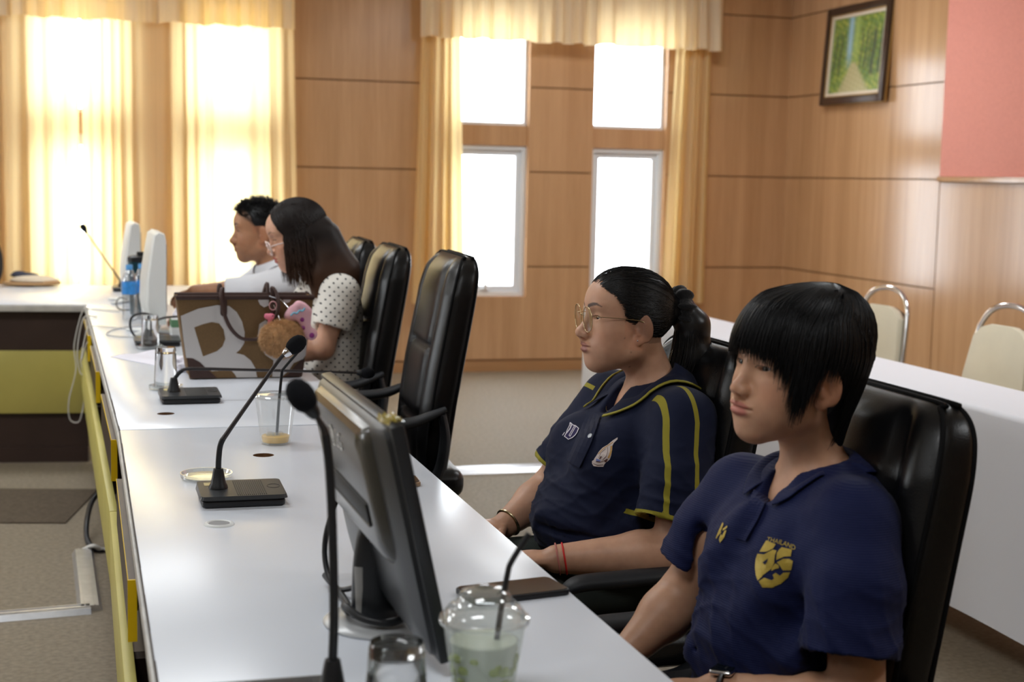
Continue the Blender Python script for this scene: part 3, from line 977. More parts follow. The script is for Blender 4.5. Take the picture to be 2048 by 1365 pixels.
def add_head(F, T, g):
    """g: dict of face proportions"""
    S = T.s
    def E(c, r, k=0.012, mode='add', R=None):
        F.ell(T.w(c), np.array(r)*S, k*S, mode, T.R if R is None else T.R @ R)
    def Cp(a, b, ra, rb, k=0.012, mode='add'):
        F.cap(T.w(a), T.w(b), ra*S, rb*S, k*S, mode)
    jw = g.get('jaw', 1.0); ck = g.get('cheek', 1.0); nz = g.get('nose', 1.0)
    E((-0.006, 0, 0.045), (0.094, 0.073, 0.080), 0.02)
    E((0.024, 0, 0.0), (0.062, 0.061*ck, 0.092), 0.03)
    E((0.042, 0, 0.058), (0.050, 0.057, 0.045), 0.03)
    for s in (-1, 1):
        Cp((0.0, s*0.046*jw, -0.048), (0.060, s*0.014, -0.082), 0.020*jw, 0.016, 0.03)
        E((0.052, s*0.036*ck, -0.020), (0.029, 0.028, 0.034), 0.025)
        E((0.048, s*0.028*ck, -0.052), (0.028, 0.026*ck, 0.028), 0.025)
        E((0.074, s*0.024, 0.043), (0.014, 0.024, 0.009), 0.014)
    E((0.068, 0, -0.080), (0.020, 0.020, 0.017), 0.022)
    E((0.072, 0, -0.046), (0.022, 0.034, 0.027), 0.02)
    for s in (-1, 1):      # eye sockets then lids
        E((0.098, s*0.033, 0.020), (0.015, 0.020, 0.0125), 0.014, 'sub')
        E((0.0675, s*0.0315, 0.0195), (0.0165, 0.0185, 0.0145), 0.006)
    # nose
    Cp((0.084, 0, 0.022), (0.1035+g.get('nose_x', 0), 0, -0.016), 0.0075, 0.0105*nz, 0.012)
    E((0.105+g.get('nose_x', 0), 0, -0.018), (0.0115, 0.0115*nz, 0.0105), 0.008)
    for s in (-1, 1):
        E((0.0955, s*0.0125*nz, -0.0215), (0.0115, 0.0078, 0.0088), 0.006)
        E((0.1015, s*0.0068*nz, -0.0300), (0.0052, 0.0034, 0.0035), 0.003, 'sub')
    E((0.100, 0, -0.0345), (0.006, 0.004, 0.006), 0.008)
    # mouth
    mz = -0.0485
    E((0.0900, 0, mz+0.0048), (0.0120, 0.0275, 0.0060), 0.005)
    E((0.0890, 0, mz-0.0058), (0.0125, 0.0245, 0.0072), 0.005)
    for s in (-1, 1):
        Cp((0.1028, 0, mz), (0.0985, s*0.014, mz+0.0002), 0.0018, 0.0016, 0.003, 'sub'); Cp((0.0985, s*0.014, mz+0.0002), (0.0895, s*0.0265, mz+0.0010), 0.0016, 0.0014, 0.003, 'sub')
    for s in (-1, 1):      # lid slits
        o = g.get('eye_open', 0.0042)
        E((0.0815, s*0.0315, 0.0185), (0.010, 0.0135, o), 0.002, 'sub', rotm('X', s*g.get('slant', 6)))
    # ears
    for s in (-1, 1):
        Re = rotm('Z', s*-22) @ rotm('Y', 12)
        E((-0.012, s*0.0760, 0.004), (0.0200, 0.0065, 0.0325), 0.004, 'add', Re)
        E((-0.003, s*0.0735, -0.023), (0.0105, 0.0058, 0.0125), 0.005, 'add', Re)
        E((-0.0085, s*0.0850, 0.004), (0.0115, 0.0065, 0.0200), 0.003, 'sub', Re)
        Cp((0.003, s*0.0755, -0.002), (0.001, s*0.0775, -0.011), 0.0045, 0.004, 0.004); Cp((-0.013, s*0.0800, 0.013), (-0.016, s*0.0800, -0.006), 0.0028, 0.0024, 0.004)

def head_colours(V, T, g):
    P = T.l(V)
    x, y, z = P[:, 0], P[:, 1], P[:, 2]
    C = np.tile(np.array(g['skin']), (len(V), 1))
    def blend(mask, col):
        nonlocal C
        C = C*(1-mask[:, None])+np.array(col)*mask[:, None]
    ay = np.abs(y)
    face = (x > 0.03)
    blush = np.exp(-((ay-0.048)/0.02)**2-((z+0.018)/0.022)**2)*face*0.35
    blend(blush, np.array(g['skin'])*np.array([1.02, 0.78, 0.76]))
    nose = np.exp(-((x-0.112)/0.014)**2-(y/0.014)**2-((z+0.02)/0.014)**2)*0.3
    blend(nose, np.array(g['skin'])*np.array([1.02, 0.84, 0.82]))
    ear = np.clip((ay-0.066)/0.006, 0, 1)*(x < 0.03)*(np.abs(z) < 0.045)*0.45
    blend(ear, np.array(g['skin'])*np.array([1.08, 0.80, 0.72]))
    mz = -0.0485
    up = np.clip(1-((y/0.0275)**2+((z-mz-0.0042)/(0.0068*(1-0.25*np.clip(ay/0.025, 0, 1))))**2), 0, 0.35)/0.35
    lo = np.clip(1-((y/0.0245)**2+((z-mz+0.0058)/0.0078)**2), 0, 0.35)/0.35
    lips = np.maximum(up, lo)*(x > 0.086)
    blend(lips*0.9, g['lips'])
    # brows: an arched stroke
    bt = np.clip((ay-0.012)/0.040, 0, 1)
    bz = 0.0410+0.0075*np.sin(bt*PI*0.62)-0.004*np.clip(bt-0.75, 0, 1)*4
    hw = g.get('brow_w', 0.0036)*(1-0.65*np.clip(bt-0.55, 0, 1)/0.45)
    br = np.clip((hw-np.abs(z-bz))/0.0016, 0, 1)*(ay > 0.011)*(ay < 0.0525)*(x > 0.04)
    blend(br*g.get('brow', 0.8), g['browcol'])
    # lash line
    lz = 0.0185+g.get('eye_open', 0.0042)*np.sqrt(np.clip(1-((ay-0.0315)/0.0145)**2, 0, 1))
    la = np.clip((0.0013-np.abs(z-lz-0.0004))/0.001, 0, 1)*(np.abs(ay-0.0315) < 0.0165)*(x > 0.07)
    blend(la*0.85, (0.02, 0.014, 0.012))
    for (mx, mz2, r) in g.get('moles', []):
        mm = np.exp(-(((x-mx)**2+(z-mz2)**2)/(r*r)))*(y > 0)
        blend(mm*0.75, (0.07, 0.035, 0.025))
    # shaved / fine hair shading at temple and nape
    if 'temple' in g:
        tm = g['temple'](x, y, z)
        blend(tm, (0.03, 0.022, 0.018))
    return C

def add_hand(F, wrist, d, up, side, S=1.0, curl=0.5):
    """d: pointing direction, up: back of the hand, side: direction of the thumb"""
    d = np.array(d, float); d /= np.linalg.norm(d)
    up = np.array(up, float); up -= d*(up @ d); up /= np.linalg.norm(up)
    sd = np.cross(d, up); sd = sd if sd @ np.array(side) > 0 else -sd
    w = np.array(wrist, float)
    R = np.stack([d, sd, up], 1)
    F.ell(w+d*0.045*S, np.array([0.050, 0.039, 0.016])*S, 0.012, 'add', R)
    for i, (off, ln) in enumerate(((0.027, 0.066), (0.009, 0.074), (-0.009, 0.069), (-0.027, 0.055))):
        p = w+d*0.078*S+sd*off*S
        a = 0.15
        for j, f in enumerate((0.45, 0.32, 0.23)):
            a += curl*(0.5+0.3*j)
            q = p+(d*math.cos(a)-up*math.sin(a)+sd*off*1.2)*ln*f*S
            F.cap(p, q, (0.0088-0.0008*j)*S, (0.0082-0.001*j)*S, 0.003); p = q
    p = w+d*0.022*S+sd*0.030*S
    for j, (f, an) in enumerate(((0.036, 0.9), (0.030, 0.55), (0.024, 0.3))):
        q = p+(d*math.cos(an)+sd*math.sin(an)-up*0.35)*f*S
        F.cap(p, q, (0.0115-0.001*j)*S, (0.0105-0.0012*j)*S, 0.006); p = q

# ------------------------------------------------------------------ skin, cloth, hair materials
def skin_mat(name):
    m, nt, b = nmat(name)
    at = nt.nodes.new('ShaderNodeVertexColor'); at.layer_name = 'Col'
    tc = nt.nodes.new('ShaderNodeTexCoord')
    n = N(nt, 'ShaderNodeTexNoise', Scale=38.0, Detail=4.0)
    nt.links.new(tc.outputs['Object'], n.inputs['Vector'])
    r = ramp(nt, n.outputs['Fac'], [(0.35, (0.93, 0.90, 0.89, 1)), (0.65, (1.04, 1.03, 1.02, 1))])
    mx = nt.nodes.new('ShaderNodeMix'); mx.data_type = 'RGBA'; mx.blend_type = 'MULTIPLY'; mx.inputs[0].default_value = 1.0
    nt.links.new(at.outputs[0], mx.inputs[6]); nt.links.new(r.outputs[0], mx.inputs[7])
    nt.links.new(mx.outputs[2], b.inputs['Base Color'])
    b.inputs['Roughness'].default_value = 0.46
    b.inputs['Specular IOR Level'].default_value = 0.4
    b.inputs['Subsurface Weight'].default_value = 0.25
    b.inputs['Subsurface Radius'].default_value = (0.010, 0.0045, 0.0025)
    b.inputs['Subsurface Scale'].default_value = 0.7
    n2 = N(nt, 'ShaderNodeTexNoise', Scale=900.0, Detail=2.0)
    nt.links.new(tc.outputs['Object'], n2.inputs['Vector'])
    bp = N(nt, 'ShaderNodeBump', Strength=0.12, Distance=0.0006)
    nt.links.new(n2.outputs['Fac'], bp.inputs['Height']); nt.links.new(bp.outputs[0], b.inputs['Normal'])
    return m
M_skin = skin_mat('skin')
def hair_mat(name, col, rough=0.34, spec=0.5):
    m, nt, b = nmat(name)
    b.inputs['Base Color'].default_value = col
    b.inputs['Roughness'].default_value = rough
    b.inputs['Specular IOR Level'].default_value = spec
    return m
M_hair = hair_mat('black_hair', (0.005, 0.005, 0.006, 1), 0.42, 0.3)
M_hair_br = None

def strands(paths, r0, r1, sides=3):
    """many tapering hair strands (list of (n,3) arrays of equal n) as verts, quads"""
    P = np.stack(paths); m, n, _ = P.shape
    T = np.gradient(P, axis=1); T /= np.linalg.norm(T, axis=2, keepdims=True)+1e-12
    ref = np.array([0.31, 0.77, 0.55])
    u = np.cross(T, ref); u /= np.linalg.norm(u, axis=2, keepdims=True)+1e-12
    w = np.cross(T, u)
    t = np.linspace(0, 1, n)
    R = (r0*(0.55+0.45*np.sin(np.clip(t*2.2, 0, 1)*PI/2)))*(1-t**3)+r1*t**3
    V = []
    for k in range(sides):
        a = 2*PI*k/sides
        V.append(P+R[None, :, None]*(math.cos(a)*u+math.sin(a)*w))
    V = np.stack(V, 2).reshape(-1, 3)                      # m, n, sides
    b = (np.arange(m)[:, None, None]*n+np.arange(n-1)[None, :, None])*sides
    k = np.arange(sides)[None, None, :]; l = (k+1) % sides
    F = np.stack([b+k, b+l, b+sides+l, b+sides+k], -1).reshape(-1, 4)
    return V, F

def join(parts):
    Vs, Fs, o = [], [], 0
    for V, F in parts:
        Vs.append(V); Fs.append(F+o); o += len(V)
    return np.concatenate(Vs), np.concatenate(Fs)

def eyes(T, g, parent, base):
    for s in (-1, 1):
        c = np.array((0.0678, s*0.0315, 0.0188)); r = 0.0142
        nu, nv = 28, 16
        V, C = [], []
        gz = np.array(g.get('gaze', (1, 0, 0)), float); gz /= np.linalg.norm(gz)
        for j in range(nv+1):
            for i in range(nu):
                th = PI*j/nv; ph = 2*PI*i/nu
                d = np.array((math.sin(th)*math.cos(ph), math.sin(th)*math.sin(ph), math.cos(th)))
                # pole turned to the gaze so that iris rings are round
                ax = np.array((0, 1.0, 0)); e1 = np.cross(ax, gz); e1 /= np.linalg.norm(e1); e2 = np.cross(gz, e1)
                dd = e1*d[0]+e2*d[1]+gz*d[2]
                V.append(c+r*dd); ang = th
                C.append((0.012, 0.009, 0.008) if ang < 0.50 else ((0.05, 0.03, 0.02) if ang < 0.55 else (0.28, 0.25, 0.24)))
        F = [(j*nu+i, j*nu+(i+1) % nu, (j+1)*nu+(i+1) % nu, (j+1)*nu+i) for j in range(nv) for i in range(nu)]
        o = fast_mesh('eye', T.w(np.array(V)), F, M_eye, parent, base)
        set_col(o, np.array(C))
M_eye, _nt, _b = nmat('eyeball')
_at = _nt.nodes.new('ShaderNodeVertexColor'); _at.layer_name = 'Col'
_nt.links.new(_at.outputs[0], _b.inputs['Base Color']); _b.inputs['Roughness'].default_value = 0.12

def shirt_mat(name, base_col, trim_col, rough=0.75, rib=0.0, dots=False):
    m, nt, b = nmat(name)
    b.inputs['Roughness'].default_value = rough
    b.inputs['Specular IOR Level'].default_value = 0.15
    b.inputs['Sheen Weight'].default_value = 0.05
    tc = nt.nodes.new('ShaderNodeTexCoord')
    src = None
    if dots:
        mp = nt.nodes.new('ShaderNodeMapping'); mp.inputs['Rotation'].default_value = (0, math.radians(45), 0)
        nt.links.new(tc.outputs['Object'], mp.inputs['Vector'])
        sx = nt.nodes.new('ShaderNodeSeparateXYZ'); nt.links.new(mp.outputs[0], sx.inputs[0])
        def cell(out):
            a = N(nt, 'ShaderNodeMath', operation='MULTIPLY'); a.inputs[1].default_value = dots; nt.links.new(out, a.inputs[0])
            f = N(nt, 'ShaderNodeMath', operation='FRACT'); nt.links.new(a.outputs[0], f.inputs[0])
            s_ = N(nt, 'ShaderNodeMath', operation='SUBTRACT'); s_.inputs[1].default_value = 0.5; nt.links.new(f.outputs[0], s_.inputs[0])
            q = N(nt, 'ShaderNodeMath', operation='MULTIPLY'); nt.links.new(s_.outputs[0], q.inputs[0]); nt.links.new(s_.outputs[0], q.inputs[1])
            return q
        qa, qb = cell(sx.outputs[0]), cell(sx.outputs[2])
        sm_ = N(nt, 'ShaderNodeMath', operation='ADD'); nt.links.new(qa.outputs[0], sm_.inputs[0]); nt.links.new(qb.outputs[0], sm_.inputs[1])
        lt = N(nt, 'ShaderNodeMath', operation='LESS_THAN'); lt.inputs[1].default_value = 0.026; nt.links.new(sm_.outputs[0], lt.inputs[0])
        fac = lt.outputs[0]
    else:
        at = nt.nodes.new('ShaderNodeAttribute'); at.attribute_name = 'trim'
        gt = N(nt, 'ShaderNodeMath', operation='GREATER_THAN'); gt.inputs[1].default_value = 0.0
        nt.links.new(at.outputs['Fac'], gt.inputs[0])
        fac = gt.outputs[0]
    mx = nt.nodes.new('ShaderNodeMix'); mx.data_type = 'RGBA'
    nt.links.new(fac, mx.inputs[0])
    mx.inputs[6].default_value = base_col; mx.inputs[7].default_value = trim_col
    nt.links.new(mx.outputs[2], b.inputs['Base Color'])
    n = N(nt, 'ShaderNodeTexNoise', Scale=16.0, Detail=3.0)
    nt.links.new(tc.outputs['Object'], n.inputs['Vector'])
    bp = N(nt, 'ShaderNodeBump', Strength=0.35, Distance=0.006)
    nt.links.new(n.outputs['Fac'], bp.inputs['Height'])
    last = bp
    if rib:
        wv = nt.nodes.new('ShaderNodeTexWave'); wv.bands_direction = 'Z'; wv.inputs['Scale'].default_value = rib
        nt.links.new(tc.outputs['Object'], wv.inputs['Vector'])
        b2 = N(nt, 'ShaderNodeBump', Strength=0.25, Distance=0.0015)
        nt.links.new(wv.outputs['Fac'], b2.inputs['Height']); nt.links.new(bp.outputs[0], b2.inputs['Normal']); last = b2
    nt.links.new(last.outputs[0], b.inputs['Normal'])
    return m

def polydist(P, pts):
    """distance of points P to a 3-D polyline"""
    best = np.full(len(P), 9.0)
    for a, b in zip(pts, pts[1:]):
        a = np.array(a); b = np.array(b); ab = b-a
        t = np.clip(((P-a) @ ab)/(ab @ ab), 0, 1)
        best = np.minimum(best, np.linalg.norm(P-a-t[:, None]*ab, axis=1))
    return best

class Drape:
    """project flat shapes onto a mesh"""
    def __init__(s, V, F):
        s.bvh = BVHTree.FromPolygons([Vector(v) for v in V], [tuple(f) for f in F.tolist()])
    def hit(s, p, d, back=0.25):
        d = Vector(d).normalized(); o = Vector(p)-d*back
        r = s.bvh.ray_cast(o, d)
        return (r[0], r[1]) if r[0] is not None else (None, None)
    def near(s, p):
        r = s.bvh.find_nearest(Vector(p))
        return r[0], r[1]
    def decal(s, name, polys, c, d, right, mat, parent, base, off=0.0012, cuts=2):
        """polys: list of 2-D loops (right, up) in metres around c, thrown along d"""
        d = Vector(d).normalized(); right = Vector(right); right = (right-d*right.dot(d)).normalized(); up = right.cross(d)
        bm = bmesh.new()
        for pl in polys:
            try:
                bm.faces.new([bm.verts.new((x, y, 0)) for x, y in pl])
            except ValueError:
                pass
        bmesh.ops.triangulate(bm, faces=bm.faces)
        if cuts:
            bmesh.ops.subdivide_edges(bm, edges=bm.edges, cuts=cuts, use_grid_fill=True)
            bmesh.ops.triangulate(bm, faces=bm.faces)
        last = None
        for v in bm.verts:
            p = Vector(c)+right*v.co.x+up*v.co.y
            h, n = s.hit(p, d)
            if h is None:
                h, n = s.near(p)
            if n.dot(d) > 0:
                n = -n
            v.co = h+n*off-Vector(base)
        me = bpy.data.meshes.new(name); bm.to_mesh(me); bm.free()
        me.materials.append(mat)
        o = bpy.data.objects.new(name, me); COL.objects.link(o); o.parent = parent
        return o

def text_polys(txt, size, cx=0, cy=0, arcr=None):
    cu = bpy.data.curves.new('t', 'FONT'); cu.body = txt; cu.size = size
    cu.align_x = 'CENTER'; cu.align_y = 'CENTER'; cu.resolution_u = 3
    o = bpy.data.objects.new('t', cu); COL.objects.link(o)
    dg = bpy.context.evaluated_depsgraph_get(); dg.update()
    me = bpy.data.meshes.new_from_object(o.evaluated_get(dg))
    V = [(v.co.x, v.co.y) for v in me.vertices]
    out = [[(V[i][0]+cx, V[i][1]+cy) for i in p.vertices] for p in me.polygons]
    bpy.data.objects.remove(o); bpy.data.curves.remove(cu); bpy.data.meshes.remove(me)
    return out

def vnormals(V, F):
    n = np.cross(V[F[:, 2]]-V[F[:, 0]], V[F[:, 3]]-V[F[:, 1]])
    N_ = np.zeros_like(V)
    for k in range(4):
        for c in range(3):
            N_[:, c] += np.bincount(F[:, k], n[:, c], len(V))
    return N_/(np.linalg.norm(N_, axis=1)[:, None]+1e-12)

def fold_noise(P, seed):
    rg = np.random.default_rng(seed)
    v = np.zeros(len(P))
    for i in range(7):
        d = rg.normal(size=3)*np.array((0.8, 0.8, 1.1)); d /= np.linalg.norm(d)
        k = 2*PI/rg.uniform(0.07, 0.19)
        w = rg.normal(size=3); w *= 2*PI/rg.uniform(0.16, 0.35)/np.linalg.norm(w)
        s_ = np.sin(P @ d*k+rg.uniform(0, 6)+1.6*np.sin(P @ w+rg.uniform(0, 6)))
        v += (1-np.abs(s_))**2.2*rg.uniform(0.5, 1.0)
    return v/3.0-0.45
# ------------------------------------------------------------------ people
NAVY1 = shirt_mat('navy_polo_knit', L(21, 27, 52), L(150, 140, 48), 0.75)
NAVY2 = shirt_mat('navy_jersey_knit', L(22, 29, 68), L(22, 29, 68), 0.7, rib=95)
DOTS = shirt_mat('polka_dot_cotton', L(226, 222, 214), L(34, 32, 34), 0.8, dots=52)
WHITE = shirt_mat('white_shirt_cotton', L(232, 234, 240), L(232, 234, 240), 0.75)
M_trou_g = pmat('dark_green_trousers', L(44, 50, 46), 0.85, bump=(60, 0.2, 0.004))
M_trou_k = pmat('black_trousers', L(22, 22, 25), 0.85, bump=(60, 0.2, 0.004))
M_shoe = pmat('black_shoe', L(24, 22, 22), 0.45)
M_goldthread = pmat('gold_print', L(176, 150, 58), 0.4, metal=0.25, noise=(60, 0.12))
M_goldwire = pmat('gold_wire', L(196, 178, 140), 0.25, metal=1.0)
M_lens = clear_mat('spectacle_lens', (0.97, 0.96, 0.90, 1), gloss=0.06, edge=0.35)
M_clearframe = pmat('clear_pink_acetate', L(236, 214, 208), 0.15, spec=0.6)
M_whitethread = pmat('white_thread', L(228, 224, 232), 0.7)
M_purplethread = pmat('purple_thread', L(44, 34, 82), 0.8)

def unit(v):
    v = np.array(v, float); return v/np.linalg.norm(v)

def person(c):
    base = np.array((c['base'][0], c['base'][1], 0.0))
    T, g = c['T'], c['g']
    arms = c['arms']
    pts = [T.o]+[p for a in arms for p in (a['sh'], a['el'], a['wr'], np.array(a['wr'])+unit(a['hd'])*0.16)]+[c['neck']]+[np.array(t[0])-np.array(t[1]) for t in c['torso']]+[np.array(t[0])+np.array(t[1]) for t in c['torso']]
    pts = np.array([np.array(p, float) for p in pts])
    lo = pts.min(0)-0.06; hi = pts.max(0)+0.06
    hb = 0.135*T.s
    hi[2] = max(hi[2], T.o[2]+0.14); lo[0] = min(lo[0], T.o[0]-hb); hi[0] = max(hi[0], T.o[0]+hb)
    st = c.get('step', 0.0022); co = c.get('coarse', 0.006)
    ax = [grid(lo[i], hi[i], co, (T.o[i]-(hb if i < 2 else 0.115*T.s), T.o[i]+(hb if i < 2 else 0.14*T.s), st)) for i in range(3)]
    F = Field(*ax)
    nr = c.get('neck_r', 0.05)
    nt_ = T.w((-0.034, 0, -0.048)); nb = np.array(c['neck'])
    add_head(F, T, g)
    F.cap(nt_, nb, nr, nr*1.08, 0.03)
    for cc, rr, k in c['torso']:
        F.ell(cc, np.array(rr)-0.024, k)
    for a in arms:
        F.cap(nb-np.array((0, 0, 0.045)), a['sh'], 0.045, 0.045, 0.05)
        r = a.get('r', (0.044, 0.038, 0.026))
        F.cap(a['sh'], a['el'], r[0], r[1], 0.03)
        el, wr = np.array(a['el']), np.array(a['wr'])
        mid = el+(wr-el)*0.3
        F.cap(el, mid, r[1], r[1]*1.02, 0.02); F.cap(mid, wr, r[1]*1.02, r[2], 0.02)
        add_hand(F, wr, a['hd'], a.get('hu', (0, 0, 1)), a.get('hs', (0, 0, 1)), c.get('hand', 0.95), a.get('curl', 0.55))
    V, Q = F.mesh()
    V = smooth_mesh(V, Q, 1, 0.35)
    body = fast_mesh('person', V, Q, M_skin, None, base)
    C = head_colours(V, T, g)
    set_col(body, C)
    tag(body, c['label'], 'person')
    eyes(T, g, body, base)
    # shirt
    pts2 = np.array([np.array(p, float) for a in arms for p in [q[0] for q in a['sleeve']]]+[nb]+[np.array(t[0])-np.array(t[1]) for t in c['torso']]+[np.array(t[0])+np.array(t[1]) for t in c['torso']])
    lo = pts2.min(0)-0.10; hi = pts2.max(0)+0.10
    ss = c.get('shirt_step', 0.0045)
    S = Field(*[np.arange(lo[i], hi[i], ss) for i in range(3)])
    for cc, rr, k in c['torso']:
        S.ell(cc, rr, k)
    for (a, b, ra, rb, k) in c.get('caps', []):
        S.cap(a, b, ra, rb, k)
    for a in arms:
        S.cap(nb-np.array((0, 0, 0.045)), a['sh'], 0.050, 0.053, 0.05)
        sl = a['sleeve']
        for (p, rp), (q, rq) in zip(sl, sl[1:]):
            last = q is sl[-1][0]
            p, q = np.array(p), np.array(q)
            d = unit(q-p)
            S.cap(p, q+d*(0.05 if last else 0), rp, rq*(1.03 if last else 1), 0.03 if not last else 0.014, 'add', (q, d) if last else None)
    for (a, b, ra, rb, k) in c.get('folds', []):
        S.cap(a, b, ra, rb, k)
    for (a, b, ra, rb, k) in c.get('creases', []):
        S.cap(a, b, ra, rb, k, 'sub')
    for a in arms:
        (p, rp), (q, rq) = a['sleeve'][-2], a['sleeve'][-1]
        p, q = np.array(p), np.array(q); d = unit(q-p)
        S.cap(q-d*0.05, q+d*0.06, rq-0.012, rq-0.006, 0.004, 'sub')
    ndir = unit(nt_-nb)
    S.cap(nb-ndir*0.055, nb+ndir*0.12, nr*0.98, nr+0.022, 0.012, 'sub')
    for cc, rr in c.get('vneck', []):
        S.ell(cc, rr, 0.01, 'sub')
    V2, Q2 = S.mesh()
    V2 = smooth_mesh(V2, Q2, 2, 0.5)
    if c.get('wrinkle'):
        zz = V2[:, 2]; top = nb[2]-0.06
        am = c['wrinkle']*np.clip((top-zz)/0.16+0.15, 0.12, 1.0)
        V2 = V2+vnormals(V2, Q2)*(fold_noise(V2, c.get('wseed', 1))*am)[:, None]
    shirt = fast_mesh('shirt', V2, Q2, c['shirt_mat'], body, base)
    tr = c['trim'](V2) if 'trim' in c else np.full(len(V2), -1.0)
    set_float(shirt, tr, 'trim')
    D = Drape(V2, Q2)
    # trousers and shoes
    hp = np.array(c['hips'])
    legs = c['legs']
    pz = np.array([p for l in legs for p in l]+[hp])
    lo = pz.min(0)-0.16; hi = pz.max(0)+0.2
    TF = Field(*[np.arange(lo[i], hi[i], 0.009) for i in range(3)])
    TF.ell(hp, c.get('hip_r', (0.15, 0.17, 0.10)), 0.05)
    for h, k_, an in legs:
        TF.cap(h, k_, c.get('thigh', 0.082), 0.062, 0.05); TF.cap(k_, an, 0.062, 0.05, 0.03)
    V3, Q3 = TF.mesh(); V3 = smooth_mesh(V3, Q3, 2)
    fast_mesh('trousers', V3, Q3, c['trousers'], body, base)
    for h, k_, an in legs:
        a = np.array(an); f = unit((c['fwd'][0], c['fwd'][1], 0))
        SF = Field(*[np.arange(a[i]-0.24, a[i]+0.24, 0.008) for i in range(3)])
        z = np.array((0, 0, 1.0))
        SF.cap((a[0], a[1], 0.047), (a+f*0.14)*(1, 1, 0)+z*0.036, 0.040, 0.034, 0.02, 'add', ((0, 0, 0.004), (0, 0, -1)))
        SF.cap((a[0], a[1], 0.05), (a[0], a[1], 0.09), 0.040, 0.036, 0.02)
        V4, Q4 = SF.mesh(); fast_mesh('shoe', V4, Q4, M_shoe, body, base)
    c.update(body=body, shirt=shirt, D=D, base3=base, nb=nb, ndir=ndir)
    return c

def collar(c, mat, r, h, leaf, open_deg, tip=0.03, trim=None, trim_w=0.006, fwd=None, dropf=0.0, stand=0.012, lift=0.005, hf=0.35):
    """a folded shirt collar standing round the neck and lying on the shirt"""
    nb, a, D, base = c['nb'], c['ndir'], c['D'], c['base3']
    f = np.array(fwd if fwd is not None else c['fwd'], float); f = unit(f-a*(f @ a)*0.0); f[2] = 0; f = unit(f)
    l = np.cross((0, 0, 1), f)
    n = 72
    rows = [[], [], [], [], []]
    trimA, trimB = [], []
    for i in range(n+1):
        t = i/n
        ph = math.radians(open_deg)+(2*PI-2*math.radians(open_deg))*t
        rad = math.cos(ph)*f+math.sin(ph)*l
        back = (1-math.cos(ph))/2
        fr = max(0, math.cos(ph))
        top = nb+a*(h*(hf+(1-hf)*back))+rad*r*(1+0.04*back)-np.array((0, 0, dropf))*fr
        inn = top-a*stand*1.6-rad*0.004
        e = np.exp(-((t if t < 0.5 else 1-t)/0.07)**2)
        ln = leaf*(1-0.12*back)+tip*e
        tgt = nb+rad*(r+ln*0.85)-np.array((0, 0, 1))*(ln*0.55*(0.4+0.6*fr))+f*0.012*e
        hpt, nrm = D.near(tgt)
        B = np.array(hpt)+np.array(nrm)*lift
        out = np.array(nrm)
        mid1 = top*0.9+B*0.1+rad*0.006+np.array((0, 0, 0.004))
        mid2 = top*0.5+B*0.5+out*0.010
        rows[0].append(inn); rows[1].append(top); rows[2].append(mid1); rows[3].append(mid2); rows[4].append(B)
        d = unit(mid2-B)
        trimB.append(B+out*0.0022-d*0.0005); trimA.append(B+d*trim_w+out*0.0026)
    V = np.concatenate([np.array(r_) for r_ in rows]); m = n+1
    Fq = [(k*m+i, k*m+i+1, (k+1)*m+i+1, (k+1)*m+i) for k in range(4) for i in range(n)]
    o = fast_mesh('collar', V, Fq, mat, c['shirt'], base)
    if not o.data.attributes.get('trim'):
        set_float(o, np.full(len(V), -1.0), 'trim')
    so = o.modifiers.new('thick', 'SOLIDIFY'); so.thickness = 0.003; so.offset = 0
    sb = o.modifiers.new('sub', 'SUBSURF'); sb.levels = 1; sb.render_levels = 1
    if trim:
        Vt = np.concatenate([np.array(trimB), np.array(trimA)])
        Ft = [(i, i+1, m+i+1, m+i) for i in range(n)]
        ot = fast_mesh('collar_trim', Vt, Ft, trim, c['shirt'], base)
        so = ot.modifiers.new('thick', 'SOLIDIFY'); so.thickness = 0.0035; so.offset = 0.3
    return o

def hair_field(T, ext, step=0.0034):
    o = T.o
    return Field(*[np.arange(o[i]-ext[i][0], o[i]+ext[i][1], step) for i in range(3)])

def hair_shell(F, T, c, r, keep, k=0.004):
    """an ellipsoid in head space cut by keep(x, y, z) < 0"""
    S = T.s; cw = T.w(c).astype(np.float32); rr = np.array(r, np.float32)*S; R = T.R.astype(np.float32); o = T.o.astype(np.float32)
    def fn(X, Y, Z):
        P = []
        for i in range(3):
            P.append(((X-o[0])*R[0, i]+(Y-o[1])*R[1, i]+(Z-o[2])*R[2, i])/S)
        q = [(P[i]-c[i])*S for i in range(3)]
        a = [q[i]/rr[i] for i in range(3)]
        k0 = np.sqrt(a[0]**2+a[1]**2+a[2]**2)+1e-6
        k1 = np.sqrt((a[0]/rr[0])**2+(a[1]/rr[1])**2+(a[2]/rr[2])**2)+1e-6
        d = k0*(k0-1)/k1
        return np.maximum(d, keep(P[0], P[1], P[2])*S).astype(np.float32)
    F.put(cw, float(rr.max()), fn, k)

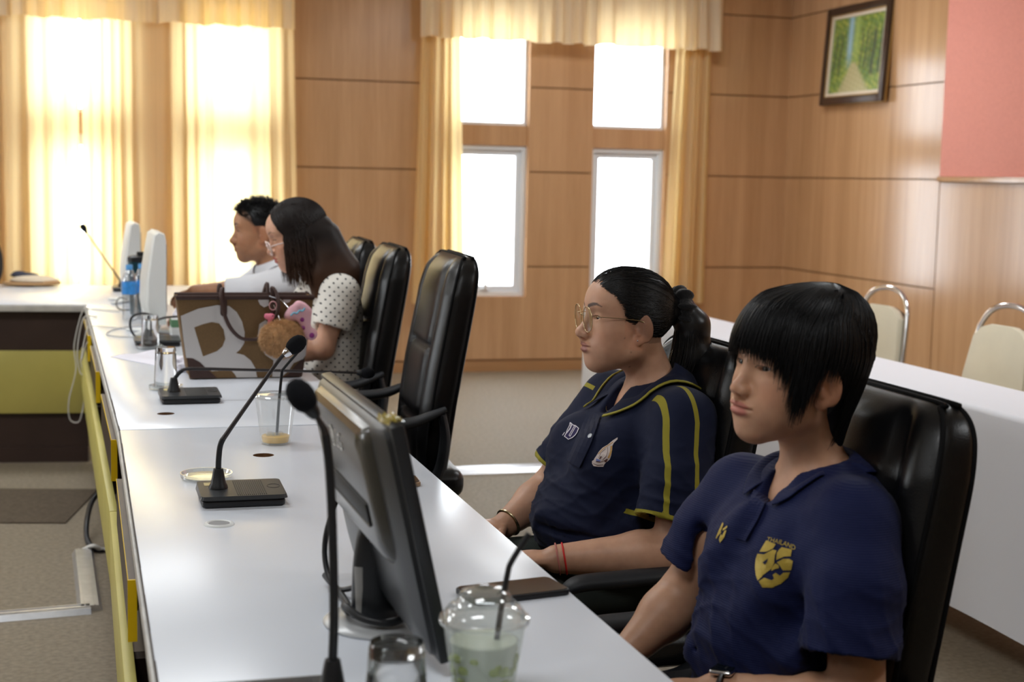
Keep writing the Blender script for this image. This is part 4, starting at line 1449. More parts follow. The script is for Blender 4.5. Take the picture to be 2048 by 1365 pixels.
def glasses(T, parent, base, wire, lens, cx, cy, cz, rx, rz, rad, sq=2.2, tilt=6):
    root = None
    def ringpts(s, k=1.0, n=44):
        out = []
        for i in range(n):
            a = 2*PI*i/n
            yy = rx*k*math.copysign(abs(math.cos(a))**(2/sq), math.cos(a)); zz = rz*k*math.copysign(abs(math.sin(a))**(2/sq), math.sin(a))
            out.append((cx+zz*math.sin(math.radians(tilt))-0.16*abs(yy+s*0)*0-0.10*max(0, s*yy), cy*s+yy, cz+zz))
        return np.array(out)
    parts = []
    for s in (-1, 1):
        parts.append(tube_data(T.w(ringpts(s)), rad, 7, None, True))
    br = catmull([(cx-0.001, -cy+rx, cz+0.006), (cx+0.004, 0, cz+0.010), (cx-0.001, cy-rx, cz+0.006)], 6)
    parts.append(tube_data(T.w(br), rad*1.1, 7))
    Vs, Fs, o_ = [], [], 0
    for V, Fc in parts:
        Vs.append(V); Fs += [tuple(i+o_ for i in q) for q in Fc]; o_ += len(V)
    gl = mesh_obj('glasses', np.concatenate(Vs)-base, Fs, wire, parent, True)
    for s in (-1, 1):
        P = T.w(ringpts(s, 0.97)); ctr = P.mean(0)+T.R[:, 0]*0.0012
        V = np.concatenate([[ctr], P])-base
        mesh_obj('lens', V, [(0, 1+i, 1+(i+1) % len(P)) for i in range(len(P))], lens, gl, True)
        tp = catmull([(cx-0.007, s*(cy+rx-0.001), cz+0.008), (cx-0.02, s*(cy+rx+0.006), cz+0.009), (0.03, s*0.0745, cz+0.008), (-0.008, s*0.079, cz+0.004), (-0.03, s*0.077, cz-0.018)], 7)
        v, f = tube_data(T.w(tp)-base, [rad*1.2, rad, rad, rad*1.6, rad*1.8], 7)
        mesh_obj('temple', v, f, wire, gl, True)
    return gl

# ---- the person with the ponytail ------------------------------------------------
SKIN1 = np.array(L(206, 160, 132)[:3]); SKIN2 = np.array(L(202, 156, 126)[:3])
def hairline_mid(z, y=0.07):
    b_ = np.interp(z, [-0.09, -0.06, -0.02, 0.0, 0.02, 0.040, 0.06, 0.085, 0.108, 0.13], [-0.040, -0.032, -0.022, 0.010, 0.022, 0.029, 0.041, 0.060, 0.078, 0.080])
    return b_+0.008*np.exp(-(y/0.045)**2)*np.clip((z-0.06)/0.02, 0, 1)
gA = dict(skin=SKIN1, lips=np.array(L(150, 92, 84)[:3]), browcol=np.array(L(70, 52, 48)[:3]), brow=0.95, brow_w=0.0046, cheek=1.07, jaw=1.1, nose=1.12, eye_open=0.0036,
          moles=[(0.000, -0.085, 0.002), (0.028, -0.02, 0.0016), (0.03, 0.016, 0.0014), (0.012, -0.05, 0.0014)],
          temple=lambda x, y, z: np.clip((hairline_mid(z)+0.014-x)/0.022, 0, 1)*0.45*(z > -0.03)*(z < 0.06)*(np.abs(y) > 0.03))
TA = Frame((1.152, 3.03, 1.060), PI-0.02, math.radians(3), 0.0, 1.0)
def trim_mid(V):
    x, y, z = V[:, 0], V[:, 1], V[:, 2]
    tr = np.full(len(V), -1.0)
    for a in PA['arms']:
        (p, rp), (q, rq) = a['sleeve'][-2], a['sleeve'][-1]
        p, q = np.array(p), np.array(q); d = unit(q-p)
        t = (V-q) @ d
        rad = np.linalg.norm((V-q)-t[:, None]*d, axis=1)
        tr = np.maximum(tr, np.where((rad < 0.10) & (((y < 2.868) & (x > 1.088)) | (y > 3.17)), 0.0055-np.abs(t+0.0045), -1))
    def d2(P, pts):
        return polydist(P, [np.array((a, 0.0, b)) for a, b in pts])
    P2 = np.stack([x, np.zeros_like(x), z], 1)
    s1 = [(1.171, 0.931), (1.168, 0.910), (1.167, 0.888), (1.156, 0.822), (1.142, 0.706)]
    s2 = [(1.222, 0.963), (1.224, 0.928), (1.225, 0.882), (1.214, 0.821), (1.203, 0.700)]
    near = y < 2.90
    for st in (s1, s2):
        tr = np.maximum(tr, np.where(near, 0.0052-d2(P2, st), -1))
    s3 = [(1.06, 0.95), (1.10, 0.92), (1.13, 0.90), (1.09, 0.80)]; s4 = [(1.20, 0.955), (1.19, 0.90), (1.14, 0.80)]
    far = y > 3.15
    for st in (s3, s4):
        tr = np.maximum(tr, np.where(far, 0.0052-d2(P2, st), -1))
    return tr
PA = dict(base=(1.17, 3.03), T=TA, g=gA, fwd=(-1, 0, 0), label='person with a ponytail and round glasses in a navy polo with gold stripes',
    wrinkle=0.008, wseed=4, neck=(1.222, 3.03, 0.925), neck_r=0.048, step=0.0021,
    torso=[((1.215, 3.03, 0.80), (0.125, 0.17, 0.15), 0.05), ((1.265, 3.03, 0.85), (0.08, 0.14, 0.10), 0.05),
           ((1.10, 2.955, 0.775), (0.085, 0.080, 0.085), 0.06), ((1.085, 3.10, 0.775), (0.085, 0.080, 0.085), 0.06),
           ((1.125, 3.03, 0.63), (0.178, 0.178, 0.135), 0.07), ((1.19, 3.03, 0.53), (0.165, 0.185, 0.10), 0.06)],
    folds=[((1.12, 2.87, 0.655), (0.965, 3.0, 0.645), 0.012, 0.014, 0.04)],
    creases=[((1.05, 2.85, 0.625), (0.945, 3.0, 0.628), 0.004, 0.004, 0.02), ((1.13, 2.845, 0.72), (1.06, 2.87, 0.66), 0.008, 0.005, 0.03), ((1.17, 2.865, 0.78), (1.155, 2.87, 0.68), 0.008, 0.006, 0.03)],
    vneck=[((1.135, 3.03, 0.905), (0.045, 0.028, 0.052))],
    arms=[dict(sh=(1.225, 2.868, 0.872), el=(1.19, 2.80, 0.605), wr=(0.945, 2.862, 0.590), hd=(-0.9, 0.30, 0.02), hu=(0, 0, 1), hs=(0, 1, 0.2), r=(0.05, 0.048, 0.03),
               sleeve=[((1.225, 2.872, 0.868), 0.076), ((1.195, 2.823, 0.76), 0.072), ((1.165, 2.803, 0.672), 0.067)]),
          dict(sh=(1.18, 3.19, 0.872), el=(1.045, 3.243, 0.648), wr=(0.925, 3.18, 0.588), hd=(-0.9, -0.2, 0.02), hu=(0, 0, 1), hs=(0, -1, 0.2), r=(0.05, 0.044, 0.03),
               sleeve=[((1.18, 3.185, 0.868), 0.074), ((1.11, 3.215, 0.77), 0.068), ((1.065, 3.232, 0.70), 0.060)])],
    shirt_mat=NAVY1, trim=trim_mid, hips=(1.17, 3.03, 0.51), hip_r=(0.16, 0.18, 0.085), trousers=M_trou_g,
    thigh=0.072, legs=[((1.12, 2.93, 0.505), (0.70, 2.88, 0.49), (0.66, 2.89, 0.10)), ((1.12, 3.13, 0.505), (0.70, 3.17, 0.49), (0.66, 3.16, 0.10))])
person(PA)
collar(PA, NAVY1, 0.061, 0.066, 0.066, 24, 0.034, M_trimgold if 'M_trimgold' in globals() else pmat('gold_piping', L(156, 146, 50), 0.7), 0.0055, dropf=0.008, hf=-0.12)

# hair: slick back, tied into a ponytail
HF = hair_field(TA, ((0.14, 0.22), (0.11, 0.11), (0.24, 0.15)))
hair_shell(HF, TA, (-0.008, 0, 0.046), (0.0985, 0.0775, 0.0835), lambda x, y, z: np.maximum((x-hairline_mid(z, y)+0.004), -0.085-z))
hair_shell(HF, TA, (0.036, 0, 0.056), (0.0625, 0.0665, 0.0575), lambda x, y, z: np.maximum((x-hairline_mid(z, y)+0.004), 0.03-z), 0.012)
for a, b, ra, rb in (((-0.09, 0, 0.045), (-0.125, 0, 0.050), 0.035, 0.024), ((-0.128, 0, 0.045), (-0.152, 0.004, 0.01), 0.024, 0.036), ((-0.152, 0.004, 0.01), (-0.160, 0.006, -0.06), 0.036, 0.041),
                     ((-0.160, 0.006, -0.06), (-0.140, 0.004, -0.125), 0.041, 0.030), ((-0.140, 0.004, -0.125), (-0.125, 0.0, -0.175), 0.030, 0.008)):
    HF.cap(TA.w(a), TA.w(b), ra, rb, 0.02)
hv, hq = HF.mesh(); hv = smooth_mesh(hv, hq, 1)
paths = []
tie = np.array((-0.118, 0, 0.046)); cen = np.array((-0.008, 0, 0.046)); rad3 = np.array((0.0995, 0.0785, 0.0845))
def on_ell(d, k=1.0): return cen+rad3*k*d
for i in range(2400):
    ph = RNG.uniform(-1, 1)
    z = np.interp(abs(ph), [0, 0.35, 0.7, 1], [0.086, 0.078, 0.03, -0.045])+RNG.normal(0, 0.006)
    x = float(hairline_mid(z, 0.06*min(1, abs(ph)/0.5)))-RNG.uniform(-0.007, 0.010 if RNG.random() < 0.7 else 0.06)
    yy2 = 1-((x-cen[0])/rad3[0])**2-((z-cen[2])/rad3[2])**2
    y = rad3[1]*math.sqrt(max(0.0, yy2))*(1 if ph > 0 else -1)
    d0 = (np.array((x, y, z))-cen)/rad3; d0 /= np.linalg.norm(d0)
    d1 = np.array((-1.0, RNG.normal(0, 0.10), RNG.normal(0.0, 0.10))); d1 /= np.linalg.norm(d1)
    om = math.acos(np.clip(d0 @ d1, -1, 1))
    ks = 1.0+RNG.uniform(-0.004, 0.014)
    pl = []
    for t in np.linspace(0, 1, 14):
        d = (math.sin((1-t)*om)*d0+math.sin(t*om)*d1)/math.sin(om)
        bow = math.sin(t*PI)*RNG.normal(0, 0.0005)
        pl.append(on_ell(d, ks*(1-0.012*(t < 0.05)))+d*(0.0075*min(1, max(0, (cen[0]+rad3[0]*d[0])/0.055)))+np.array((0, 0, -0.004*math.sin(t*PI)*(1 if abs(y) > 0.03 else 0)+bow)))
    paths.append(TA.w(np.array(pl)))
p2 = []
for i in range(1100):
    a = RNG.uniform(0, 2*PI); rr = math.sqrt(RNG.uniform(0.5, 1.0))
    o_ = np.array((math.cos(a), math.sin(a)))*rr
    ln = RNG.uniform(0.75, 1.08)
    ctr = [(-0.126, 0, 0.05), (-0.146, 0.003, 0.02), (-0.152, 0.005, -0.03), (-0.148, 0.006, -0.075), (-0.134, 0.004, -0.12), (-0.118, 0.0, -0.175*ln)]
    wd = [0.014, 0.033, 0.041, 0.043, 0.037, 0.018+0.012*RNG.random()]
    pl = [(c_[0]+o_[0]*w_+RNG.normal(0, 0.001), c_[1]+o_[1]*w_+RNG.normal(0, 0.001), c_[2]) for c_, w_ in zip(ctr, wd)]
    p2.append(TA.w(catmull(pl, 3)))
hA = join([(hv, hq), strands(paths, 0.0008, 0.0002), strands(p2, 0.0011, 0.0003)])
fast_mesh('hair', hA[0], hA[1], hair_mat('slick_black_hair', (0.006, 0.006, 0.007, 1), 0.33, 0.5), PA['body'], PA['base3'])
SV = []
n1, n2 = 60, 14
for i in range(n1):
    a = 2*PI*i/n1
    rr = 0.030+0.003*math.sin(a*9); tb = 0.015+0.004*math.sin(a*7+1)+0.002*math.sin(a*17)
    for j in range(n2):
        b = 2*PI*j/n2
        q = rr+tb*math.cos(b)
        SV.append((-0.124+tb*1.15*math.sin(b)+0.3*q*math.sin(a)*0.4, q*math.cos(a), 0.050+q*math.sin(a)))
SFc = [(i*n2+j, ((i+1) % n1)*n2+j, ((i+1) % n1)*n2+(j+1) % n2, i*n2+(j+1) % n2) for i in range(n1) for j in range(n2)]
fast_mesh('scrunchie', TA.w(np.array(SV)), SFc, pmat('black_velvet', L(14, 13, 15), 0.9, sheen=0.3, bump=(200, 0.5, 0.003)), PA['body'], PA['base3'])
glasses(TA, PA['body'], PA['base3'], M_goldwire, M_lens, 0.1045, 0.0335, 0.0135, 0.0268, 0.0275, 0.0009)
v, f = lathe_data([(0, 0.0022), (0.0016, 0.0016), (0.0022, 0), (0.0016, -0.0016), (0, -0.0022)], 10)
es = mesh_obj('earring', TA.w(np.array(v)+np.array((0.001, 0.0765, -0.0235)))-PA['base3'], f, M_chrome, PA['body'], True)
nc = catmull([TA.w(p) for p in ((-0.075, 0.02, -0.11), (-0.04, 0.058, -0.125), (0.0, 0.056, -0.152), (0.022, 0.03, -0.178), (0.030, 0.0, -0.190), (0.022, -0.03, -0.178), (0, -0.056, -0.152))], 8)
tube('necklace', nc-PA['base3'], 0.0013, M_goldwire, PA['body'], 6)
# wrist things
for k, (tt, mt, nm, rr) in enumerate(((0.93, pmat('red_cord', L(214, 40, 36), 0.6), 'red_bracelet', 0.002), (0.985, pmat('pink_cord', L(196, 120, 110), 0.6), 'cord_bracelet', 0.0018))):
    e_, w_ = np.array(PA['arms'][0]['el']), np.array(PA['arms'][0]['wr']); d = unit(w_-e_); u_ = unit(np.cross(d, (0, 0, 1))); n_ = np.cross(u_, d)
    cc = e_+(w_-e_)*tt
    r_ = 0.0325
    tube(nm, [cc+r_*(math.cos(a)*u_+math.sin(a)*n_)+d*0.004*math.sin(a)-PA['base3'] for a in np.linspace(0, 2*PI, 28, endpoint=False)], rr, mt, PA['body'], 6, None, True)
e_, w_ = np.array(PA['arms'][1]['el']), np.array(PA['arms'][1]['wr']); d = unit(w_-e_); u_ = unit(np.cross(d, (0, 0, 1))); n_ = np.cross(u_, d)
cc = e_+(w_-e_)*0.93
tube('watch_band', [cc+0.032*(math.cos(a)*u_+math.sin(a)*n_)-PA['base3'] for a in np.linspace(0, 2*PI, 30, endpoint=False)], 0.004, M_goldwire, PA['body'], 8, (1, 0.5), True)

# emblem, letters, button
DA = PA['D']; bA = PA['base3']
def ctrace(pts, c, sc):
    return [((x-c[0])*sc, -(y-c[1])*sc) for x, y in pts]
VD = (math.sin(math.radians(20)), math.cos(math.radians(20)), -0.12)     # thrown about square on to the chest side
RD = (math.cos(math.radians(20)), -math.sin(math.radians(20)), 0)
def stroke(pts, w, closed=False):
    out = []; P = [np.array(p, float) for p in pts]
    if closed: P = P+[P[0]]
    for a, b in zip(P, P[1:]):
        d = b-a; l = np.linalg.norm(d)
        if l < 1e-9: continue
        d /= l; n = np.array((-d[1], d[0]))*w/2
        a2, b2 = a-d*w*0.4, b+d*w*0.4
        out.append([tuple(a2-n), tuple(b2-n), tuple(b2+n), tuple(a2+n)])
    return out
k_ = 0.001055/9.75
em = ctrace([(1510, 540), (1512, 575), (1440, 650), (1415, 700), (1412, 780), (1395, 880), (1370, 960), (1330, 1000), (1300, 1020), (1270, 1060), (1250, 1110), (1150, 1116), (1060, 1106), (1030, 1060), (1030, 1010), (1060, 990), (1075, 960), (1120, 890), (1160, 820), (1220, 750), (1330, 680), (1420, 600)], (1270, 830), k_)
eg = DA.decal('emblem', [em], (1.061, 2.9, 0.806), VD, RD, pmat('emblem_white', L(222, 208, 204), 0.7), PA['shirt'], bA)
def on_em(nm, polys, m, off): 
    return DA.decal(nm, polys, (1.061, 2.9, 0.806), VD, RD, m, PA['shirt'], bA, off, 1)
g_band = stroke(ctrace([(1395, 720), (1390, 800), (1372, 870), (1345, 925)], (1270, 830), k_), 0.0036)+stroke(ctrace([(1420, 640), (1330, 700), (1235, 770), (1150, 870)], (1270, 830), k_), 0.0016)
on_em('emblem_gold', g_band, pmat('emblem_gold_thread', L(206, 160, 92), 0.6), 0.0018)
on_em('emblem_blue', [ctrace([(1110, 960), (1200, 985), (1180, 1010), (1110, 1010)], (1270, 830), k_)], pmat('emblem_blue_thread', L(120, 134, 196), 0.7), 0.0018)
on_em('emblem_lines', stroke(ctrace([(1110, 1015), (1190, 1020), (1270, 985), (1320, 950)], (1270, 830), k_), 0.0011)+stroke(ctrace([(1060, 1060), (1140, 1085), (1250, 1070)], (1270, 830), k_), 0.001)
      + stroke(ctrace([(1325, 740), (1330, 820), (1300, 900), (1230, 975)], (1270, 830), k_), 0.0007)+stroke(ctrace([(1280, 770), (1200, 850), (1160, 950)], (1270, 830), k_), 0.0007)
      + [ctrace([(1270, 985), (1320, 950), (1330, 970), (1300, 1020), (1275, 1020)], (1270, 830), k_), ctrace([(1170, 960), (1200, 905), (1218, 910), (1190, 965)], (1270, 830), k_)], pmat('emblem_dark_thread', L(92, 52, 44), 0.7), 0.0022)
cU = (640, 465)
U_ = [(600, 305), (665, 350), (690, 350), (720, 365), (772, 402), (745, 480), (705, 540), (650, 590), (570, 630), (490, 575), (515, 520), (560, 460), (600, 400), (612, 340)]
DA.decal('letter_patch', [ctrace(U_, cU, k_)], (1.013, 2.98, 0.834), VD, RD, M_purplethread, PA['shirt'], bA)
DA.decal('letter_outline', stroke(ctrace(U_, cU, k_), 0.0016, True)+stroke(ctrace([(690, 350), (580, 550), (605, 568), (710, 370)], cU, k_), 0.0014)+stroke(ctrace([(590, 300), (580, 360), (545, 430), (520, 490)], cU, k_), 0.0013)
         + stroke(ctrace([(485, 500), (450, 555)], cU, k_), 0.0015)+stroke(ctrace([(630, 345), (600, 420), (530, 510)], cU, k_), 0.0012), (1.013, 2.98, 0.834), VD, RD, M_whitethread, PA['shirt'], bA, 0.0018, 1)
pk = DA.decal('placket', [ctrace([(1176, 826), (1202, 836), (1186, 884), (1164, 936), (1138, 926), (1158, 876)], (1183, 873), 0.00105)], (1.055, 2.97, 0.828), VD, RD, NAVY1, PA['shirt'], bA, 0.003, 3)
pk.modifiers.new('t', 'SOLIDIFY').thickness = 0.0025
h_, n_ = DA.hit((1.055, 2.97, 0.828), VD)
if h_ is not None:
    q = Vector((0, 0, 1)).rotation_difference(n_)
    bt = lathe('button', [(0, 0.002), (0.003, 0.002), (0.0048, 0.0034), (0.0056, 0.0028), (0.0058, 0.001), (0.0056, 0), (0, 0)], pmat('pearl_button', L(214, 220, 226), 0.25), PA['shirt'], 20)
    bt.location = h_+n_*0.0035-Vector(bA); bt.rotation_euler = q.to_euler()

# ---- the short haired person --------------------------------------------------------
gB = dict(skin=SKIN2, lips=np.array(L(176, 104, 92)[:3]), browcol=np.array(L(60, 46, 40)[:3]), brow=0.5, cheek=0.98, jaw=0.96, nose=0.97, nose_x=-0.004, eye_open=0.0033, slant=8, gaze=(1, 0.1, -0.05),
          moles=[(0.068, -0.006, 0.0022), (0.02, -0.055, 0.0014)])
TB = Frame((1.074, 2.085, 1.074), PI+math.radians(10), math.radians(5), math.radians(4), 1.0)
fB = np.array((-math.cos(math.radians(8)), -math.sin(math.radians(8)), 0))
PB = dict(base=(1.09, 2.085), T=TB, g=gB, fwd=tuple(fB), label='short haired person in a navy football shirt with gold crest',
    wrinkle=0.010, wseed=9, neck=(1.122, 2.088, 0.912), neck_r=0.047, step=0.0019,
    torso=[((1.125, 2.085, 0.80), (0.118, 0.155, 0.15), 0.05), ((1.165, 2.085, 0.86), (0.075, 0.13, 0.09), 0.05),
           ((1.055, 2.015, 0.79), (0.070, 0.070, 0.075), 0.06), ((1.035, 2.14, 0.79), (0.070, 0.070, 0.075), 0.06),
           ((1.075, 2.085, 0.65), (0.145, 0.155, 0.14), 0.06), ((1.10, 2.085, 0.54), (0.155, 0.18, 0.11), 0.06)],
    folds=[((0.945, 2.10, 0.655), (1.02, 1.945, 0.665), 0.015, 0.016, 0.02), ((1.02, 1.945, 0.665), (1.075, 1.915, 0.76), 0.016, 0.010, 0.03), ((0.938, 2.12, 0.628), (1.02, 1.94, 0.60), 0.017, 0.02, 0.02),
           ((0.99, 2.01, 0.73), (1.05, 1.945, 0.83), 0.012, 0.010, 0.04), ((1.00, 2.08, 0.86), (0.965, 2.13, 0.76), 0.012, 0.012, 0.04)],
    creases=[((0.94, 2.10, 0.640), (1.03, 1.925, 0.632), 0.005, 0.005, 0.02), ((1.065, 1.94, 0.86), (1.045, 1.925, 0.70), 0.010, 0.008, 0.03), ((0.99, 2.22, 0.80), (0.98, 2.21, 0.68), 0.008, 0.008, 0.03)],
    vneck=[((1.055, 2.075, 0.915), (0.040, 0.026, 0.050))],
    arms=[dict(sh=(1.112, 1.937, 0.874), el=(1.085, 1.862, 0.615), wr=(0.93, 2.02, 0.602), hd=(-0.85, 0.3, 0.0), hu=(0.1, 0.1, 1), hs=(0, 0.6, 0.5), r=(0.046, 0.041, 0.027),
               sleeve=[((1.112, 1.943, 0.872), 0.066), ((1.092, 1.895, 0.79), 0.070), ((1.075, 1.872, 0.693), 0.075)]),
          dict(sh=(1.064, 2.232, 0.862), el=(0.985, 2.288, 0.668), wr=(0.872, 2.25, 0.590), hd=(-0.9, -0.15, 0.02), hu=(0, 0, 1), hs=(0, -1, 0.2), r=(0.046, 0.042, 0.028),
               sleeve=[((1.064, 2.230, 0.862), 0.064), ((1.03, 2.262, 0.79), 0.068), ((1.003, 2.277, 0.722), 0.066)])],
    shirt_mat=NAVY2, hips=(1.09, 2.085, 0.51), hip_r=(0.15, 0.17, 0.085), trousers=M_trou_k,
    thigh=0.072, legs=[((1.05, 1.99, 0.505), (0.66, 1.96, 0.49), (0.62, 1.97, 0.10)), ((1.05, 2.18, 0.505), (0.66, 2.22, 0.49), (0.62, 2.21, 0.10))])
person(PB)
collar(PB, NAVY2, 0.058, 0.052, 0.040, 20, 0.016, None, fwd=fB, dropf=0.008, lift=0.006, hf=0.05)
# hair: bowl of strands with a fringe, pointed sideburn and long nape
ZL = ([0, 18, 33, 44, 51, 57, 62, 68, 74, 82, 92, 106, 113, 121, 132, 180], [0.052, 0.046, 0.036, 0.026, 0.008, -0.030, -0.052, -0.030, 0.004, 0.024, 0.030, 0.028, 0.000, -0.060, -0.098, -0.118])
hc = np.array((-0.008, 0.0, 0.044)); hr = np.array((0.120, 0.093, 0.114))
def zlow(phd): return np.interp(np.abs(phd), ZL[0], ZL[1])
HB = hair_field(TB, ((0.15, 0.15), (0.13, 0.13), (0.16, 0.17)), 0.003)
def keepB(x, y, z):
    ph = np.degrees(np.arctan2(y, x+0.006))
    return (zlow(ph)+0.012-z)*0.5
hair_shell(HB, TB, hc, hr*0.945, keepB)
for s in (-1, 1):
    HB.cap(TB.w((-0.062, s*0.030, 0.0)), TB.w((-0.064, s*0.028, -0.085)), 0.040, 0.026, 0.02)
hv, hq = HB.mesh(); hv = smooth_mesh(hv, hq, 1)
paths = []
crown = np.array((-0.30, 0.10))
for i in range(5200):
    ph = RNG.uniform(-180, 180)
    if RNG.random() < 0.25: ph = RNG.uniform(-62, 75)
    ze = zlow(ph)+RNG.normal(0, 0.007)-(0.010 if RNG.random() < 0.12 else 0)
    lay = 0.955+0.065*RNG.random()**1.5
    if RNG.random() < 0.35 and abs(ph) > 30: ze = ze+RNG.uniform(0.0, 0.05)
    pl = []
    wob = RNG.normal(0, 0.05); n = 15
    for t in np.linspace(0, 1, n):
        zt = hc[2]+hr[2]*0.995
        z = zt+(ze-zt)*(t**1.25)
        hz = (z-hc[2])/hr[2]
        if hz > 0:
            rh = math.sqrt(max(0.0, 1-hz*hz))
        else:
            q = (hc[2]-z)/0.16
            rh = 1-0.10*q-0.22*q*q*(1 if abs(ph) > 62 else 0.3)
        p2_ = math.radians(ph)+wob*t+0.16*(1-t)*math.sin(math.radians(ph)-0.5)
        x = hc[0]+hr[0]*rh*math.cos(p2_)*lay; y = hc[1]+hr[1]*rh*math.sin(p2_)*lay
        e = max(0, 1-t*2.2)
        x += crown[0]*0.10*e; y += crown[1]*0.10*e
        if hz < 0 and abs(ph) > 112: x += 0.012*((hc[2]-z)/0.16)
        pl.append((x, y, z))
    paths.append(TB.w(np.array(pl)))
# loose fly-away strands over the crown
for i in range(40):
    ph = math.radians(RNG.uniform(100, 200)); t0 = RNG.uniform(0.2, 0.7); l_ = RNG.uniform(0.2, 0.5)
    pl = []
    for t in np.linspace(t0, t0+l_, 15):
        th = t*PI/2; k2 = 1.0+0.05*math.sin((t-t0)/l_*PI)*RNG.uniform(0.5, 1.2)
        pl.append(hc+hr*k2*np.array((math.sin(th)*math.cos(ph), math.sin(th)*math.sin(ph), math.cos(th))))
    paths.append(TB.w(np.array(pl)))
hB = join([(hv, hq), strands(paths, 0.0010, 0.00025)])
fast_mesh('hair', hB[0], hB[1], M_hair, PB['body'], PB['base3'])
# crest, mark, watch, belt pouch
DB = PB['D']; bB = PB['base3']; kb = 0.00076/6.826
cB = (1.012, 2.0, 0.803); VB = (0.452, 0.886, -0.257); RB = (0.889, -0.454, 0)
cc_ = (1080, 880)
gold = []
gold.append(ctrace([(965, 585), (1095, 630), (1060, 690), (985, 735), (880, 745)], cc_, kb))
gold.append(ctrace([(1175, 665), (1310, 690), (1300, 780), (1210, 790), (1110, 840), (1115, 750), (1140, 700)], cc_, kb))
gold.append(ctrace([(855, 770), (940, 775), (1060, 705), (1110, 715), (1090, 780), (1085, 880), (1050, 960), (960, 1040), (930, 1060), (910, 985), (950, 1035), (930, 1075), (875, 1135), (845, 1060), (830, 960), (835, 850)], cc_, kb))
gold.append(ctrace([(1120, 870), (1200, 820), (1280, 815), (1330, 840), (1310, 960), (1200, 970), (1150, 900)], cc_, kb))
gold.append(ctrace([(1060, 940), (1100, 885), (1145, 905), (1150, 945), (1100, 960), (1050, 990)], cc_, kb))
gold.append(ctrace([(890, 1140), (960, 1090), (1060, 1115), (1090, 1090), (1070, 1040), (1110, 1010), (1165, 1045), (1210, 1000), (1300, 985), (1270, 1060), (1180, 1150), (1070, 1210), (940, 1220)], cc_, kb))
DB.decal('crest', gold, cB, VB, RB, M_goldthread, PB['shirt'], bB, 0.0014, 2)
DB.decal('crest_eye', [ctrace([(930, 885), (975, 850), (1005, 825), (990, 880), (965, 915)], cc_, kb)], cB, VB, RB, pmat('crest_navy', L(20, 24, 52), 0.8), PB['shirt'], bB, 0.002, 1)
tp = text_polys('THAILAND', 0.0098)
an_ = math.radians(-15)
tp = [[(0.0096+x*0.92*math.cos(an_)-y*math.sin(an_)+0.0, 0.0305+x*0.92*math.sin(an_)+y*math.cos(an_)-(x/0.02)**2*0.0012) for x, y in pl] for pl in tp]
DB.decal('crest_lettering', tp, cB, VB, RB, M_goldthread, PB['shirt'], bB, 0.0014, 0)
cw_ = (310, 450)
DB.decal('maker_mark', [ctrace([(320, 305), (332, 330), (310, 400), (240, 545), (230, 530), (262, 440)], cw_, kb), ctrace([(380, 348), (388, 365), (360, 400), (318, 425), (325, 395)], cw_, kb), ctrace([(375, 410), (345, 520), (290, 595), (275, 545), (300, 470), (310, 500), (350, 420)], cw_, kb), ctrace([(262, 480), (305, 430), (300, 455), (255, 510)], cw_, kb)],
         (0.979, 2.12, 0.823), (0.415, 0.9, -0.236), (0.908, -0.419, 0), M_goldthread, PB['shirt'], bB, 0.0016, 1)
pk = DB.decal('placket', [ctrace([(1510, 978), (1536, 996), (1518, 1040), (1498, 1081), (1474, 1072), (1488, 1030)], (1445, 1066), 0.00076)], (0.979, 2.12, 0.823), (0.415, 0.9, -0.236), (0.908, -0.419, 0), NAVY2, PB['shirt'], bB, 0.003, 3)
pk.modifiers.new('t', 'SOLIDIFY').thickness = 0.003
e_, w_ = np.array(PB['arms'][0]['el']), np.array(PB['arms'][0]['wr']); d = unit(w_-e_); u_ = unit(np.cross(d, (0, 0, 1))); n_ = np.cross(u_, d)
cc = e_+(w_-e_)*0.93
wt = empty('wrist_watch', tuple(cc-bB)); wt.parent = PB['body']
Mw = Matrix(((d[0], u_[0], n_[0], 0), (d[1], u_[1], n_[1], 0), (d[2], u_[2], n_[2], 0), (0, 0, 0, 1)))
bm = bmesh.new(); add_box(bm, -0.019, 0.019, -0.019, 0.019, 0.028, 0.037, 0.005, 3, Mw)
autosmooth(bm_obj('watch_case', bm, M_chrome, wt), 40)
bm = bmesh.new(); add_box(bm, -0.0165, 0.0165, -0.0165, 0.0165, 0.0365, 0.0378, 0.0005, 1, Mw)
bm_obj('watch_face', bm, pmat('watch_screen', L(14, 18, 20), 0.08), wt)
tube('watch_strap', [0.031*(math.cos(a)*u_+math.sin(a)*n_) for a in np.linspace(0, 2*PI, 30, endpoint=False)], 0.010, M_black, wt, 8, (0.35, 1.0), True)

